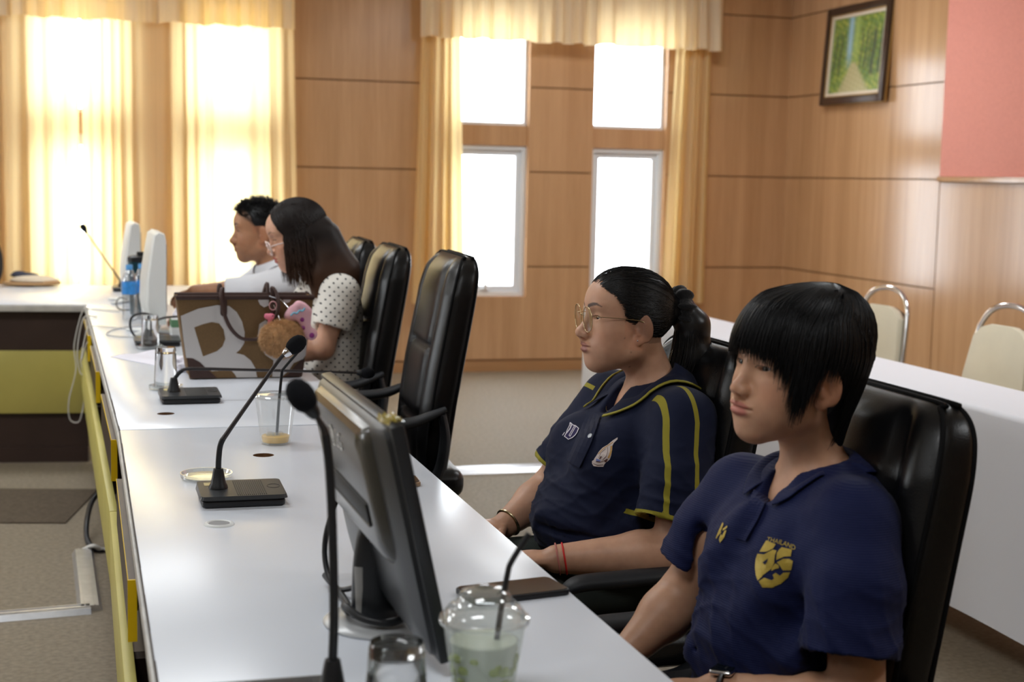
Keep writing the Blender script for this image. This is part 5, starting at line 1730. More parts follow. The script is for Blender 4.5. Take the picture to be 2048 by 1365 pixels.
# ---- the person in polka dots -------------------------------------------------------
SKIN3 = np.array(L(206, 160, 134)[:3])
gC = dict(skin=SKIN3, lips=np.array(L(178, 70, 66)[:3]), browcol=np.array(L(80, 58, 48)[:3]), brow=0.7, cheek=0.98, jaw=0.95, nose=1.0, eye_open=0.0018, gaze=(1, 0, -0.3))
TC = Frame((0.712, 5.03, 1.160), PI-0.02, math.radians(-17), 0.0, 1.0)
PC = dict(base=(0.83, 5.03), T=TC, g=gC, fwd=(-1, 0, 0), label='long haired person with clear glasses in a white polka dot blouse',
    neck=(0.795, 5.03, 1.045), neck_r=0.046, step=0.0032, coarse=0.008, shirt_step=0.006,
    torso=[((0.835, 5.03, 0.90), (0.098, 0.14, 0.14), 0.05), ((0.775, 4.975, 0.87), (0.065, 0.065, 0.07), 0.05), ((0.765, 5.09, 0.87), (0.065, 0.065, 0.07), 0.05),
           ((0.84, 5.03, 0.74), (0.108, 0.14, 0.14), 0.06), ((0.845, 5.03, 0.64), (0.12, 0.16, 0.10), 0.06)],
    arms=[dict(sh=(0.835, 4.892, 0.985), el=(0.772, 4.87, 0.80), wr=(0.575, 4.92, 0.782), hd=(-1, 0.2, 0), hu=(0, 0, 1), hs=(0, 1, 0), r=(0.04, 0.036, 0.024),
               sleeve=[((0.835, 4.897, 0.982), 0.062), ((0.82, 4.885, 0.93), 0.062), ((0.802, 4.876, 0.868), 0.060)]),
          dict(sh=(0.80, 5.168, 0.985), el=(0.72, 5.21, 0.80), wr=(0.53, 5.13, 0.782), hd=(-1, -0.2, 0), hu=(0, 0, 1), hs=(0, -1, 0), r=(0.04, 0.036, 0.024),
               sleeve=[((0.80, 5.165, 0.982), 0.060), ((0.77, 5.18, 0.93), 0.06), ((0.755, 5.19, 0.868), 0.058)])],
    shirt_mat=DOTS, hips=(0.85, 5.03, 0.62), hip_r=(0.13, 0.16, 0.075), trousers=M_trou_k,
    legs=[((0.82, 4.94, 0.61), (0.46, 4.90, 0.56), (0.44, 4.91, 0.10)), ((0.82, 5.12, 0.61), (0.46, 5.16, 0.56), (0.44, 5.15, 0.10))])
person(PC)
HC = hair_field(TC, ((0.16, 0.2), (0.13, 0.13), (0.2, 0.16)), 0.0045)
def keepC(x, y, z):
    ph = np.degrees(np.arctan2(np.abs(y), x+0.004))
    lim = np.interp(ph, [0, 20, 40, 58, 70, 90, 180], [0.118, 0.105, 0.075, 0.03, -0.03, -0.06, -0.08])
    return (lim-z)*0.6
hair_shell(HC, TC, (-0.006, 0, 0.043), (0.100, 0.082, 0.090), keepC)
for a, b, ra, rb in (((0.748, 4.972, 1.17), (0.772, 4.955, 1.04), 0.026, 0.034), ((0.772, 4.955, 1.04), (0.765, 4.938, 0.945), 0.034, 0.02), ((0.80, 4.975, 1.10), (0.835, 4.955, 0.99), 0.040, 0.032), ((0.80, 5.0, 1.17), (0.86, 4.97, 1.05), 0.05, 0.05),
                     ((0.86, 4.97, 1.05), (0.915, 4.97, 0.96), 0.045, 0.02), ((0.80, 5.06, 1.17), (0.88, 5.08, 1.03), 0.05, 0.04), ((0.735, 5.105, 1.15), (0.76, 5.12, 1.0), 0.03, 0.02)):
    HC.cap(a, b, ra, rb, 0.045)
hv, hq = HC.mesh(); hv = smooth_mesh(hv, hq, 2)
paths = []
ce_ = np.array((-0.006, 0, 0.043)); rc_ = np.array((0.103, 0.085, 0.093))
for i in range(2600):
    s = 1 if RNG.random() < 0.62 else -1
    x0 = RNG.uniform(-0.05, 0.066)
    ph = np.radians(RNG.uniform(54, 178)*1.0)
    d0 = np.array(((x0-ce_[0])/rc_[0], 0.02*s, 0)); d0[2] = math.sqrt(max(0.02, 1-d0[0]**2))
    zq = -0.15
    d1 = np.array((math.cos(ph)*0.98, s*math.sin(ph)*0.98, zq)); d1 /= np.linalg.norm(d1)
    om = math.acos(np.clip(d0/np.linalg.norm(d0) @ d1, -1, 1)); d0 /= np.linalg.norm(d0)
    k2 = 1.0+RNG.uniform(-0.03, 0.03)
    pl = [TC.w(ce_+rc_*k2*((math.sin((1-t)*om)*d0+math.sin(t*om)*d1)/math.sin(om))) for t in np.linspace(0, 1, 9)]
    end = pl[-1]; bk = (1-math.cos(ph))/2
    ln = RNG.uniform(0.10, 0.20)*(0.75+0.5*bk)
    drift = np.array((0.03+0.16*bk, -0.02*s+RNG.normal(0, 0.01), -1.0)); 
    for t in np.linspace(0.16, 1, 7):
        pl.append(end+np.array((drift[0]*ln*t*(0.7+0.5*t), -0.018*t*s*0+drift[1]*t*0.5-0.015*t, -ln*t))+RNG.normal(0, 0.0012, 3))
    paths.append(np.array(pl))
hC = join([(hv, hq), strands(paths, 0.0016, 0.0004)])
M_hairC, nt, b = nmat('brown_hair')
at = nt.nodes.new('ShaderNodeVertexColor'); at.layer_name = 'Col'
nt.links.new(at.outputs[0], b.inputs['Base Color']); b.inputs['Roughness'].default_value = 0.5; b.inputs['Specular IOR Level'].default_value = 0.25
oC = fast_mesh('hair', hC[0], hC[1], M_hairC, PC['body'], PC['base3'])
tz = np.clip((1.17-hC[0][:, 2])/0.22, 0, 1)[:, None]
set_col(oC, (1-tz)*np.array((0.012, 0.008, 0.007))+tz*np.array((0.085, 0.036, 0.016)))
glasses(TC, PC['body'], PC['base3'], M_clearframe, M_lens, 0.108, 0.033, -0.004, 0.025, 0.023, 0.0022, 2.6, 2)

# ---- the man in white ----------------------------------------------------------------
SKIN4 = np.array(L(180, 132, 100)[:3])
gD = dict(skin=SKIN4, lips=np.array(L(150, 92, 80)[:3]), browcol=np.array(L(40, 30, 26)[:3]), brow=0.9, brow_w=0.0046, cheek=1.0, jaw=1.08, nose=1.15, eye_open=0.0034)
def hairline_man(z): return np.interp(z, [-0.08, -0.02, 0.0, 0.03, 0.05, 0.08, 0.10, 0.13], [-0.05, -0.03, 0.005, 0.018, 0.036, 0.062, 0.082, 0.09])
gD['temple'] = lambda x, y, z: np.clip((hairline_man(z)+0.006-x)/0.012, 0, 1)*0.7*(z > -0.06)*np.clip((0.075-np.abs(y))/0.004, 0, 1)
TD = Frame((0.684, 5.93, 1.132), PI-0.06, math.radians(-3), 0.0, 1.03)
PD = dict(base=(0.80, 5.93), T=TD, g=gD, fwd=(-1, 0, 0), label='man with cropped black hair in a white shirt, furthest person away',
    neck=(0.735, 5.93, 1.005), neck_r=0.055, step=0.0034, coarse=0.008, shirt_step=0.006,
    torso=[((0.79, 5.93, 0.86), (0.12, 0.165, 0.15), 0.05), ((0.83, 5.93, 0.70), (0.125, 0.155, 0.15), 0.06), ((0.85, 5.93, 0.61), (0.13, 0.165, 0.09), 0.06)],
    arms=[dict(sh=(0.765, 5.765, 0.955), el=(0.615, 5.735, 0.925), wr=(0.42, 5.80, 0.915), hd=(-0.6, 0.7, -0.2), hu=(0, -0.1, 1), hs=(0, 1, 0), r=(0.045, 0.04, 0.028),
               sleeve=[((0.765, 5.768, 0.952), 0.068), ((0.63, 5.738, 0.928), 0.056), ((0.535, 5.758, 0.921), 0.047)]),
          dict(sh=(0.73, 6.095, 0.955), el=(0.60, 6.14, 0.86), wr=(0.45, 6.09, 0.80), hd=(-0.9, 0.3, -0.05), hu=(0, 0, 1), hs=(0, -1, 0), r=(0.045, 0.04, 0.028),
               sleeve=[((0.73, 6.09, 0.952), 0.068), ((0.61, 6.135, 0.87), 0.056), ((0.53, 6.105, 0.84), 0.047)])],
    shirt_mat=WHITE, hips=(0.87, 5.93, 0.60), hip_r=(0.13, 0.16, 0.075), trousers=M_trou_k,
    legs=[((0.84, 5.84, 0.59), (0.46, 5.80, 0.55), (0.44, 5.81, 0.10)), ((0.84, 6.02, 0.59), (0.46, 6.06, 0.55), (0.44, 6.05, 0.10))])
person(PD)
collar(PD, WHITE, 0.066, 0.046, 0.045, 20, 0.02, None, dropf=0.012)
HD = hair_field(TD, ((0.13, 0.13), (0.11, 0.11), (0.08, 0.17)), 0.004)
hair_shell(HD, TD, (-0.006, 0, 0.047), (0.101, 0.0765, 0.089), lambda x, y, z: np.maximum(x-hairline_man(z), 0.036-z-0.3*np.clip(-x-0.03, 0, 1)))
hv, hq = HD.mesh(); hv = smooth_mesh(hv, hq, 1)
paths = []
for i in range(1500):
    d = RNG.normal(size=3); d[2] = abs(d[2])+0.25; d /= np.linalg.norm(d)
    p = np.array((-0.006, 0, 0.047))+np.array((0.099, 0.075, 0.087))*d
    if p[0] > hairline_man(p[2])+0.004 or p[2] < 0.05: continue
    ln = 0.012+0.016*max(0, d[2])*RNG.random()+0.006*max(0, d[0])
    dr = d*np.array((0.8, 0.7, 0.9))+np.array((0.35, 0, 0.25))+RNG.normal(0, 0.25, 3); dr /= np.linalg.norm(dr)
    paths.append(TD.w(np.array([p+dr*ln*t+np.array((0.004*t*t, 0, 0)) for t in np.linspace(0, 1, 5)])))
hD = join([(hv, hq), strands(paths, 0.0013, 0.0004)])
fast_mesh('hair', hD[0], hD[1], M_hair, PD['body'], PD['base3'])
# ------------------------------------------------------------------ things on the tables
M_grey_pl = pmat('dark_grey_plate', L(58, 60, 62), 0.28, spec=0.55)
M_foam = pmat('black_foam', L(22, 23, 27), 0.95, spec=0.2, bump=(900, 0.6, 0.002))
M_lcd = pmat('lcd_window', L(196, 186, 140), 0.2)
M_chromering = M_chrome
def conference_mic(loc, rz, neck_xy, path, label, mm=0.1, ring=None):
    """path: neck points in world space; loc: centre of the base on the table"""
    t = empty('table_microphone', loc, rz)
    tag(t, label, 'microphone', 'gooseneck microphones on the tables')
    Mi = (Matrix.Translation(loc) @ Matrix.Rotation(rz, 4, 'Z')).inverted()
    w, d = 0.165, 0.125
    lo = prism('lower_shell', rrect(w*0.95, d*0.95, 0.012), 'Z', 0.001, 0.013, M_black, t, 0.003)
    bm = bmesh.new()
    A = [bm.verts.new((x, y, 0.016)) for x, y in rrect(w, d, 0.010)]
    B = [bm.verts.new((x*0.97, y*0.97, 0.026+0.006*(y/d))) for x, y in rrect(w, d, 0.010)]
    n = len(A)
    bm.faces.new(A[::-1]); bm.faces.new(B)
    for i in range(n): bm.faces.new((A[i], A[(i+1) % n], B[(i+1) % n], B[i]))
    up = autosmooth(bm_obj('upper_plate', bm, M_grey_pl, t), 30)
    prism('seam', rrect(w*0.9, d*0.9, 0.01), 'Z', 0.013, 0.016, M_black, t)
    tilt = lambda y: 0.026+0.006*(y/d)
    bm = bmesh.new()
    for k in range(15):
        x = -0.012+k*0.0038
        vs = add_box(bm, x, x+0.0018, -d*0.44, d*0.40, 0.0258, 0.0268)
        for v in vs: v.co.z += 0.006*(v.co.y/d)
    bm_obj('speaker_grille', bm, M_black, up)
    v, f = tube_data([(0.062+0.012*math.cos(a), 0.004+0.014*math.sin(a), tilt(0.004+0.014*math.sin(a))) for a in np.linspace(0, 2*PI, 30, endpoint=False)], 0.0007, 6, None, True)
    mesh_obj('talk_button', v, f, M_black, up, True)
    bm = bmesh.new(); vs = add_box(bm, -0.068, -0.044, 0.022, 0.044, 0.0255, 0.0266)
    for v in vs: v.co.z += 0.006*(v.co.y/d)
    bm_obj('display', bm, M_lcd, up)
    bx, by = neck_xy
    lathe('neck_boot', [(0, 0.026), (0.0185, 0.026), (0.0175, 0.031), (0.0145, 0.036), (0.0100, 0.060), (0.0090, 0.064), (0, 0.064)], M_black, t, 20, (bx, by, 0))
    P = catmull([tuple(Mi @ Vector(p)) for p in path], 8)
    P[0] = (bx, by, 0.058)
    nP = len(P); s1 = max(3, int(nP*mm))
    tube('flex_neck', P[:s1+1], 0.0055, M_black, t, 12)
    rings = bmesh.new()
    for i in range(1, s1):
        pass
    rings.free()
    tube('neck_rod', P[s1:], [0.0052, 0.0042, 0.0038, 0.0038], pmat('dark_neck_metal', L(66, 62, 62), 0.3, metal=0.6), t, 12)
    e = Vector(P[-1]); dr = (Vector(P[-1])-Vector(P[-3])).normalized()
    q = Vector((0, 0, 1)).rotation_difference(dr)
    h = empty('mic_head', e); h.parent = t; h.rotation_euler = q.to_euler()
    lathe('collar_ring', [(0, -0.006), (0.006, -0.006), (0.0085, 0.0), (0.0095, 0.006), (0.0095, 0.010), (0, 0.010)], ring or M_black, h, 16)
    lathe('windscreen', [(0, 0.006), (0.010, 0.007), (0.0142, 0.013), (0.0162, 0.022), (0.0158, 0.031), (0.0125, 0.040), (0.0065, 0.0455), (0, 0.047)], M_foam, h, 22)
    return t
conference_mic((0.291, 2.822, TH), 0.0, (-0.043, 0.005), [(0.248, 2.827, 0.81), (0.249, 2.827, 0.835), (0.253, 2.827, 0.862), (0.267, 2.827, 0.885), (0.316, 2.827, 0.955), (0.362, 2.827, 1.020), (0.377, 2.827, 1.035)],
               'table microphone with striped base beside the clear coaster', 0.42, M_chrome)
conference_mic((0.283, 4.105, TH), 0.02, (-0.042, 0.010), [(0.241, 4.115, 0.80), (0.246, 4.115, 0.815), (0.262, 4.115, 0.832), (0.291, 4.115, 0.838), (0.45, 4.115, 0.832), (0.60, 4.115, 0.826), (0.715, 4.115, 0.821), (0.755, 4.115, 0.819)],
               'table microphone with its neck bent flat, in front of the tote bag', 0.3)
conference_mic((0.262, 5.455, TH), 0.0, (-0.034, 0.0), [(0.228, 5.455, 0.80), (0.238, 5.455, 0.820), (0.254, 5.455, 0.838), (0.286, 5.455, 0.849), (0.335, 5.455, 0.854), (0.42, 5.455, 0.858)],
               'table microphone bent low behind the upturned glass', 0.35)
conference_mic((0.235, 7.93, TH), 0.0, (-0.035, 0.0), [(0.20, 7.93, 0.80), (0.18, 7.93, 0.825), (0.10, 7.93, 0.945), (0.035, 7.93, 1.042), (0.026, 7.93, 1.056)],
               'furthest table microphone, its head before the bright curtain', 0.2)
conference_mic((0.215, 1.655, TH), 0.0, (0.063, 0.012), [(0.278, 1.668, 0.80), (0.280, 1.672, 0.876), (0.279, 1.69, 0.9975), (0.274, 1.70, 1.070), (0.267, 1.70, 1.090), (0.259, 1.70, 1.102)],
               'nearest table microphone standing upright before the black monitor', 0.62)

# ---- black monitor seen from behind
mo = empty('computer_monitor', (0.398, 2.0, TH))
tag(mo, 'black flat monitor seen from behind, nearest the photographer', 'monitor')
M_monb = pmat('black_monitor_shell', L(34, 36, 39), 0.34, spec=0.5, bump=(900, 0.1, 0.0008))
M_mong = pmat('tan_reflection_shell', L(58, 56, 50), 0.22, spec=0.55)  # lighter brown base colour stands in for tan reflections on the hump
MM = Matrix.Translation((-0.0, 0.0, 0.012)) @ Matrix.Rotation(math.radians(0.9), 4, 'Z') @ Matrix.Rotation(math.radians(-12.6), 4, 'Y')
# local panel axes: x = screen side, y = far end, z = up the panel; the panel runs z 0..0.312
pw, ph_ = 0.504, 0.312
P0 = Matrix.Translation((0.035, 0, 0.0))
box('screen_bezel', -0.008, 0.010, -pw/2, pw/2, 0, ph_, M_monb, mo, 0.003, 2, MM @ P0)
bm = bmesh.new(); add_box(bm, 0.0098, 0.0106, -pw/2+0.016, pw/2-0.016, 0.018, ph_-0.016, 0, 2, MM @ P0)
bm_obj('screen', bm, pmat('dark_screen', L(12, 14, 18), 0.1), mo)
def shell(name, y0, y1, z0, z1, prof, mat):
    """loft rounded rectangles going back from the panel; prof=(back, inset, inset_top, inset_bottom)"""
    V, Fc = [], []; n = None
    for (bk, ins, it, ib) in prof:
        pts = rrect(y1-y0-2*ins, (z1-it)-(z0+ib), 0.02+ins*0.3, 6, (y0+y1)/2, (z1-it+z0+ib)/2)
        n = len(pts)
        for y, z in pts: V.append(tuple(MM @ P0 @ Vector((-bk, y, z))))
    for k in range(len(prof)-1):
        for i in range(n): Fc.append((k*n+i, k*n+(i+1) % n, (k+1)*n+(i+1) % n, (k+1)*n+i))
    Fc.append(tuple((len(prof)-1)*n+i for i in range(n)))
    return autosmooth(mesh_obj(name, V, Fc, mat, mo, True, recalc=True), 28)
bk = shell('back_cover', -pw/2+0.004, pw/2-0.004, 0.004, ph_-0.003, [(0.006, 0, 0, 0), (0.014, 0.006, 0.002, 0.004), (0.022, 0.03, 0.004, 0.02), (0.027, 0.06, 0.006, 0.04)], M_monb)
shell('upper_hump', -pw/2+0.05, pw/2-0.05, 0.118, ph_-0.006, [(0.020, 0, 0, 0), (0.030, 0.008, 0.003, 0.006), (0.037, 0.020, 0.010, 0.014), (0.040, 0.034, 0.03, 0.02)], M_mong)
box('vent_recess', -0.0418, -0.039, -0.150, 0.150, 0.168, 0.200, pmat('vent_black', L(24, 24, 24), 0.5), mo, 0.004, 2, MM @ P0)
def onback(polys, dx):
    V, Fc = [], []
    for pl in polys:
        b0 = len(V); V += [tuple(MM @ P0 @ Vector((-dx, -x, 0.262+y))) for x, y in pl]; Fc.append(tuple(range(b0, len(V))))
    return V, Fc
M_logo = pmat('silver_logo', L(236, 236, 232), 0.3)
tx = text_polys('LG', 0.036, 0.022, 0.0)
V, Fc = onback(tx, 0.0412); mesh_obj('logo_letters', V, Fc, M_logo, mo)
face = [arc(-0.026, 0, 0.0155, 0, 360, 28)[:-1]]
V, Fc = onback(face, 0.0408); mesh_obj('logo_disc', V, Fc, M_logo, mo)
V, Fc = onback(stroke(arc(-0.026, 0, 0.0105, 95, 360, 18), 0.0022)+stroke([(-0.026, 0.006), (-0.026, -0.005), (-0.021, -0.005)], 0.002)+[arc(-0.031, 0.004, 0.0016, 0, 360, 10)[:-1]], 0.0414)
mesh_obj('logo_lines', V, Fc, M_monb, mo)
lathe('stand_base', [(0, 0), (0.088, 0), (0.090, 0.003), (0.086, 0.006), (0.05, 0.010), (0, 0.011)], pmat('pale_grey_base', L(176, 178, 180), 0.25), mo, 40, (0.012, 0, 0))
tube('stand_neck', catmull([(-0.005, 0, 0.008), (-0.008, 0, 0.06), (-0.006, 0, 0.11), (0.003, 0, 0.14)], 6), [0.034, 0.03, 0.028, 0.03], M_monb, mo, 18, (0.65, 1.0))
tube('stand_trim', [(-0.024, -0.012, 0.012), (-0.027, -0.010, 0.085)], 0.010, pmat('grey_trim', L(150, 148, 144), 0.3), mo, 10, (0.5, 1.0))
box('plug', -0.004, 0.024, -0.038, -0.012, 0.075, 0.10, pmat('blue_plug', L(40, 72, 190), 0.4), mo, 0.004)
tube('signal_cable', catmull([(-0.005, 0.19, 0.20), (-0.045, 0.19, 0.08), (-0.04, 0.15, 0.014), (-0.01, 0.09, 0.030), (0.0, 0.03, 0.07), (0.01, -0.01, 0.09)], 8), 0.0042, M_black, mo, 8)
tube('power_cable', catmull([(-0.045, 0.19, 0.02), (-0.03, 0.10, 0.006), (-0.035, 0.03, 0.008), (-0.05, -0.01, 0.030), (-0.03, -0.05, 0.022), (0.01, -0.062, 0.018), (0.04, -0.03, 0.03), (0.045, 0.02, 0.06)], 8), 0.0055, M_black, mo, 8)
ts = []
rg = np.random.default_rng(5)
gx = 7
Vt = [tuple(MM @ P0 @ Vector((-0.012+0.024*i/(gx-1), -pw/2+0.004+0.055*j/(gx-1), ph_+0.002+rg.uniform(0, 0.009)*(1 if 0 < i < gx-1 else 0.4)))) for i in range(gx) for j in range(gx)]
mesh_obj('tape_scrap', Vt, [(i*gx+j, i*gx+j+1, (i+1)*gx+j+1, (i+1)*gx+j) for i in range(gx-1) for j in range(gx-1)], pmat('yellowed_tape', L(168, 150, 70), 0.15, alpha=0.75), mo)

# ---- white monitors seen edge on
def white_monitor(loc, rz, ln, h, label):
    t = empty('white_monitor', loc, rz)
    tag(t, label, 'monitor')
    # profile in x,z (screen towards +x); lofted along y with rounded ends
    prof = [(0.038, 0.055), (0.040, 0.10), (0.040, h-0.03), (0.034, h-0.006), (0.010, h), (-0.008, h-0.012), (-0.022, h-0.09), (-0.036, h-0.18), (-0.040, 0.13), (-0.030, 0.07), (-0.005, 0.052)]
    n = len(prof); V = []
    secs = [(-ln/2, 0.80), (-ln/2+0.012, 0.94), (-ln/2+0.04, 1.0), (ln/2-0.04, 1.0), (ln/2-0.012, 0.94), (ln/2, 0.80)]
    for y, k in secs:
        for x, z in prof:
            V.append((0.02+(x-0.02)*k, y, (h+0.05)/2+(z-(h+0.05)/2)*(0.93+0.07*k)))
    Fc = [(k*n+i, k*n+(i+1) % n, (k+1)*n+(i+1) % n, (k+1)*n+i) for k in range(len(secs)-1) for i in range(n)]
    Fc += [tuple(range(n)), tuple((len(secs)-1)*n+i for i in range(n))]
    autosmooth(mesh_obj('casing', V, Fc, M_white_pl, t, True, recalc=True), 50)
    box('screen', 0.0395, 0.042, -ln/2+0.03, ln/2-0.03, 0.10, h-0.045, pmat('grey_screen', L(40, 44, 52), 0.15), t, 0.001)
    tube('stand_neck', [(-0.005, 0, 0.01), (-0.005, 0, 0.10)], 0.03, M_white_pl, t, 14, (0.6, 1.2))
    for a in (2.2, -2.2, 0.5, -0.5):
        tube('foot', [(0, 0, 0.012), (0.06*math.cos(a), 0.06*math.sin(a), 0.012), (0.15*math.cos(a), 0.15*math.sin(a), 0.006)], [0.022, 0.016, 0.010], M_white_pl, t, 10, (1.2, 0.5))
    return t
white_monitor((0.262, 5.83, TH), 0.02, 0.40, 0.40, 'white monitor edge on, beside the tote bag')
white_monitor((0.222, 7.25, TH), 0.03, 0.36, 0.385, 'further white monitor edge on, behind the water bottles')

# ---- tote bag
M_can = pmat('brown_canvas', L(118, 92, 60), 0.8, noise=(200, 0.08), bump=(900, 0.3, 0.001))
M_dkl = pmat('dark_brown_leather', L(66, 44, 38), 0.5, noise=(30, 0.08))
M_wht = pmat('off_white_print', L(206, 202, 200), 0.75, bump=(900, 0.2, 0.0006))
bg = empty('tote_bag', (0.482, 4.53, TH))
tag(bg, 'brown canvas tote bag with large white letter print', 'bag')
zs = [(0.003, -0.170, 0.172, 0.0, 0.15), (0.03, -0.176, 0.177, -0.002, 0.15), (0.13, -0.191, 0.191, -0.001, 0.135), (0.235, -0.206, 0.205, 0.0, 0.11), (0.252, -0.208, 0.207, 0.0, 0.105)]
V = []
for z, xa, xb, ya, yb in zs:
    V += [(x+xo, y, z) for (x, y, xo) in [(xa, ya+0.006, 0), (xa+0.01, ya, 0)]+[(xa+(xb-xa)*k/10, ya-0.0, 0) for k in range(1, 10)]+[(xb-0.01, ya, 0), (xb, ya+0.006, 0), (xb-0.004, (ya+yb)/2, 0), (xb, yb-0.006, 0), (xb-0.01, yb, 0), (xa+0.01, yb, 0), (xa, yb-0.006, 0), (xa+0.004, (ya+yb)/2, 0)]]
n = len(V)//len(zs)
Fc = [(k*n+i, k*n+(i+1) % n, (k+1)*n+(i+1) % n, (k+1)*n+i) for k in range(len(zs)-1) for i in range(n)]
Fc.append(tuple(range(n))[::-1])
o = mesh_obj('body', V, Fc, M_can, bg, True, recalc=False); autosmooth(o, 45)
so = o.modifiers.new('t', 'SOLIDIFY'); so.thickness = 0.003; so.offset = -1
z, xa, xb, ya, yb = 0.250, -0.208, 0.207, 0.0, 0.105
tube('top_binding', [(xa, ya, z), (0, ya-0.001, z+0.001), (xb, ya, z), (xb, yb, z), (0, yb, z), (xa, yb, z)], 0.0062, M_dkl, bg, 8, (0.6, 1.2), True)
def bagprint(name, polys, mat, y=-0.0024):
    return prism(name, [(p[0], max(0.004, p[1])) for p in polys[0]], 'Y', y, y+0.0012, mat, bg)
bagprint('print_letter', [[(-0.196, 0.1943), (-0.1438, 0.2164), (-0.0878, 0.2272), (-0.0516, 0.2241), (-0.0294, 0.2056), (-0.0132, 0.1767), (-0.0051, 0.1436), (-0.0063, 0.1106), (-0.0192, 0.0901), (-0.0314, 0.0799), (-0.007, 0.0734), (0.0133, 0.0565), (0.0277, 0.0314), (0.033, 0.004), (-0.0293, 0.004), (-0.0354, 0.0158), (-0.0476, 0.0285), (-0.1041, 0.0253), (-0.1282, 0.038), (-0.1442, 0.0547), (-0.1641, 0.0653), (-0.180, 0.0663), (-0.1875, 0.1208)]], M_wht)
bagprint('print_counter', [[(-0.1559, 0.1593), (-0.13, 0.169), (-0.1039, 0.1753), (-0.0818, 0.171), (-0.0686, 0.1524), (-0.0637, 0.1236), (-0.0718, 0.1011), (-0.0879, 0.0868)] + [(-0.1301, 0.0709)]][:1], M_can, -0.0034)
bagprint('print_letter', [[(0.0396, 0.168), (0.058, 0.1803), (0.0744, 0.1678), (0.0786, 0.147), (0.1652, 0.1379), (0.187, 0.146), (0.182, 0.0708), (0.1739, 0.0584), (0.1449, 0.0463), (0.1285, 0.0214), (0.1079, 0.004), (0.079, 0.004), (0.083, 0.0555), (0.0583, 0.0725), (0.0439, 0.0976), (0.0344, 0.1309)]], M_wht)
bagprint('print_dot', [[(0.0366, 0.243), (0.068, 0.243), (0.0681, 0.2257), (0.0538, 0.2196), (0.0415, 0.2279), (0.0354, 0.2403)]], M_wht)
bagprint('print_dot', [[(0.111, 0.243), (0.1357, 0.243), (0.1316, 0.236), (0.1234, 0.233), (0.1144, 0.236)]], M_wht)
bagprint('corner_patch', [[(-0.1785, 0.0663), (-0.1601, 0.0648), (-0.1402, 0.0538), (-0.1202, 0.0338), (-0.088, 0.004), (-0.168, 0.004)]], M_dkl, -0.0044)
bagprint('corner_patch', [[(0.179, 0.0612), (0.1656, 0.0543), (0.145, 0.0337), (0.1285, 0.013), (0.113, 0.004), (0.170, 0.004)]], M_dkl, -0.0044)
for x in (-0.068, 0.083):
    prism('strap_tab', rrect(0.020, 0.058, 0.009, 5, x, 0.222), 'Y', -0.005, -0.002, M_dkl, bg, 0.001)
tube('front_strap', catmull([(-0.068, -0.006, 0.205), (-0.074, -0.010, 0.255), (-0.074, -0.016, 0.279), (-0.079, -0.026, 0.262), (-0.076, -0.030, 0.236), (-0.066, -0.032, 0.1935), (-0.0476, -0.032, 0.1564), (-0.0233, -0.030, 0.1314), (-0.001, -0.026, 0.1242), (0.034, -0.026, 0.1267), (0.062, -0.034, 0.158), (0.086, -0.040, 0.197), (0.0935, -0.036, 0.230), (0.0895, -0.026, 0.262), (0.078, -0.014, 0.281), (0.080, -0.008, 0.255), (0.083, -0.006, 0.205)], 6), 0.0062, M_dkl, bg, 10, (0.75, 1.25))
tube('rear_strap', catmull([(-0.07, 0.107, 0.21), (-0.072, 0.109, 0.262), (-0.066, 0.118, 0.275), (-0.05, 0.13, 0.20), (0.0, 0.135, 0.13), (0.05, 0.13, 0.20), (0.074, 0.118, 0.280), (0.078, 0.109, 0.262), (0.08, 0.107, 0.21)], 6), 0.0062, M_dkl, bg, 10, (0.75, 1.25))

# charms hanging from the bag
BW = np.array((0.482, 4.53, TH))
fc = empty('fur_charm', tuple(BW+np.array((0.101, -0.050, 0.128))))
tag(fc, 'fluffy light brown fur ball charm hanging on the tote bag', 'charm')
FB = Field(*[np.arange(-0.08, 0.08, 0.004)]*3)
FB.ell((0, 0, 0), (0.062, 0.032, 0.052), 0.01)
v_, q_ = FB.mesh(); M_fur = pmat('light_brown_fur', L(210, 168, 122), 0.95, noise=(60, 0.15))
fast_mesh('core', v_, q_, M_fur, fc, np.zeros(3))
ps = []
for i in range(5200):
    d = RNG.normal(size=3); d /= np.linalg.norm(d)
    p = d*np.array((0.060, 0.030, 0.050)); q = d+np.array((0.25, -0.1, -0.45))+RNG.normal(0, 0.28, 3); q /= np.linalg.norm(q)
    l_ = RNG.uniform(0.008, 0.016)
    ps.append(np.array([p, p+d*l_*0.5, p+d*l_*0.5+q*l_*0.6]))
v_, q_ = strands(ps, 0.0007, 0.0001)
fu = fast_mesh('fur', v_, q_, M_fur, fc, np.zeros(3)); fu['kind'] = 'stuff'
tube('loop', catmull([(-0.004, 0.0, 0.05), (-0.012, 0.016, 0.08), (-0.02, 0.03, 0.10)], 6), 0.0018, M_chrome, fc, 6)
pc = empty('plush_charm', tuple(BW+np.array((0.160, -0.030, 0.190)))); pc.scale = (1.28, 1.2, 1.28)
tag(pc, 'pale pink plush charm with purple dots beside the fur ball', 'charm')
PF = Field(np.arange(-0.06, 0.06, 0.0025), np.arange(-0.03, 0.03, 0.0025), np.arange(-0.075, 0.06, 0.0025))
for x, z, r in ((-0.012, 0.012, 0.020), (0.006, 0.024, 0.013), (-0.004, 0.031, 0.010), (0.016, 0.014, 0.013), (0.010, -0.004, 0.017), (0.014, -0.022, 0.012), (0.027, -0.040, 0.015), (0.008, -0.036, 0.011), (-0.026, 0.004, 0.012)):
    PF.ell((x, 0, z), (r, 0.011, r), 0.008)
v_, q_ = PF.mesh(); fast_mesh('body', smooth_mesh(v_, q_, 1), q_, pmat('pale_pink_plush', L(238, 186, 196), 0.95, bump=(700, 0.5, 0.002)), pc, np.zeros(3))
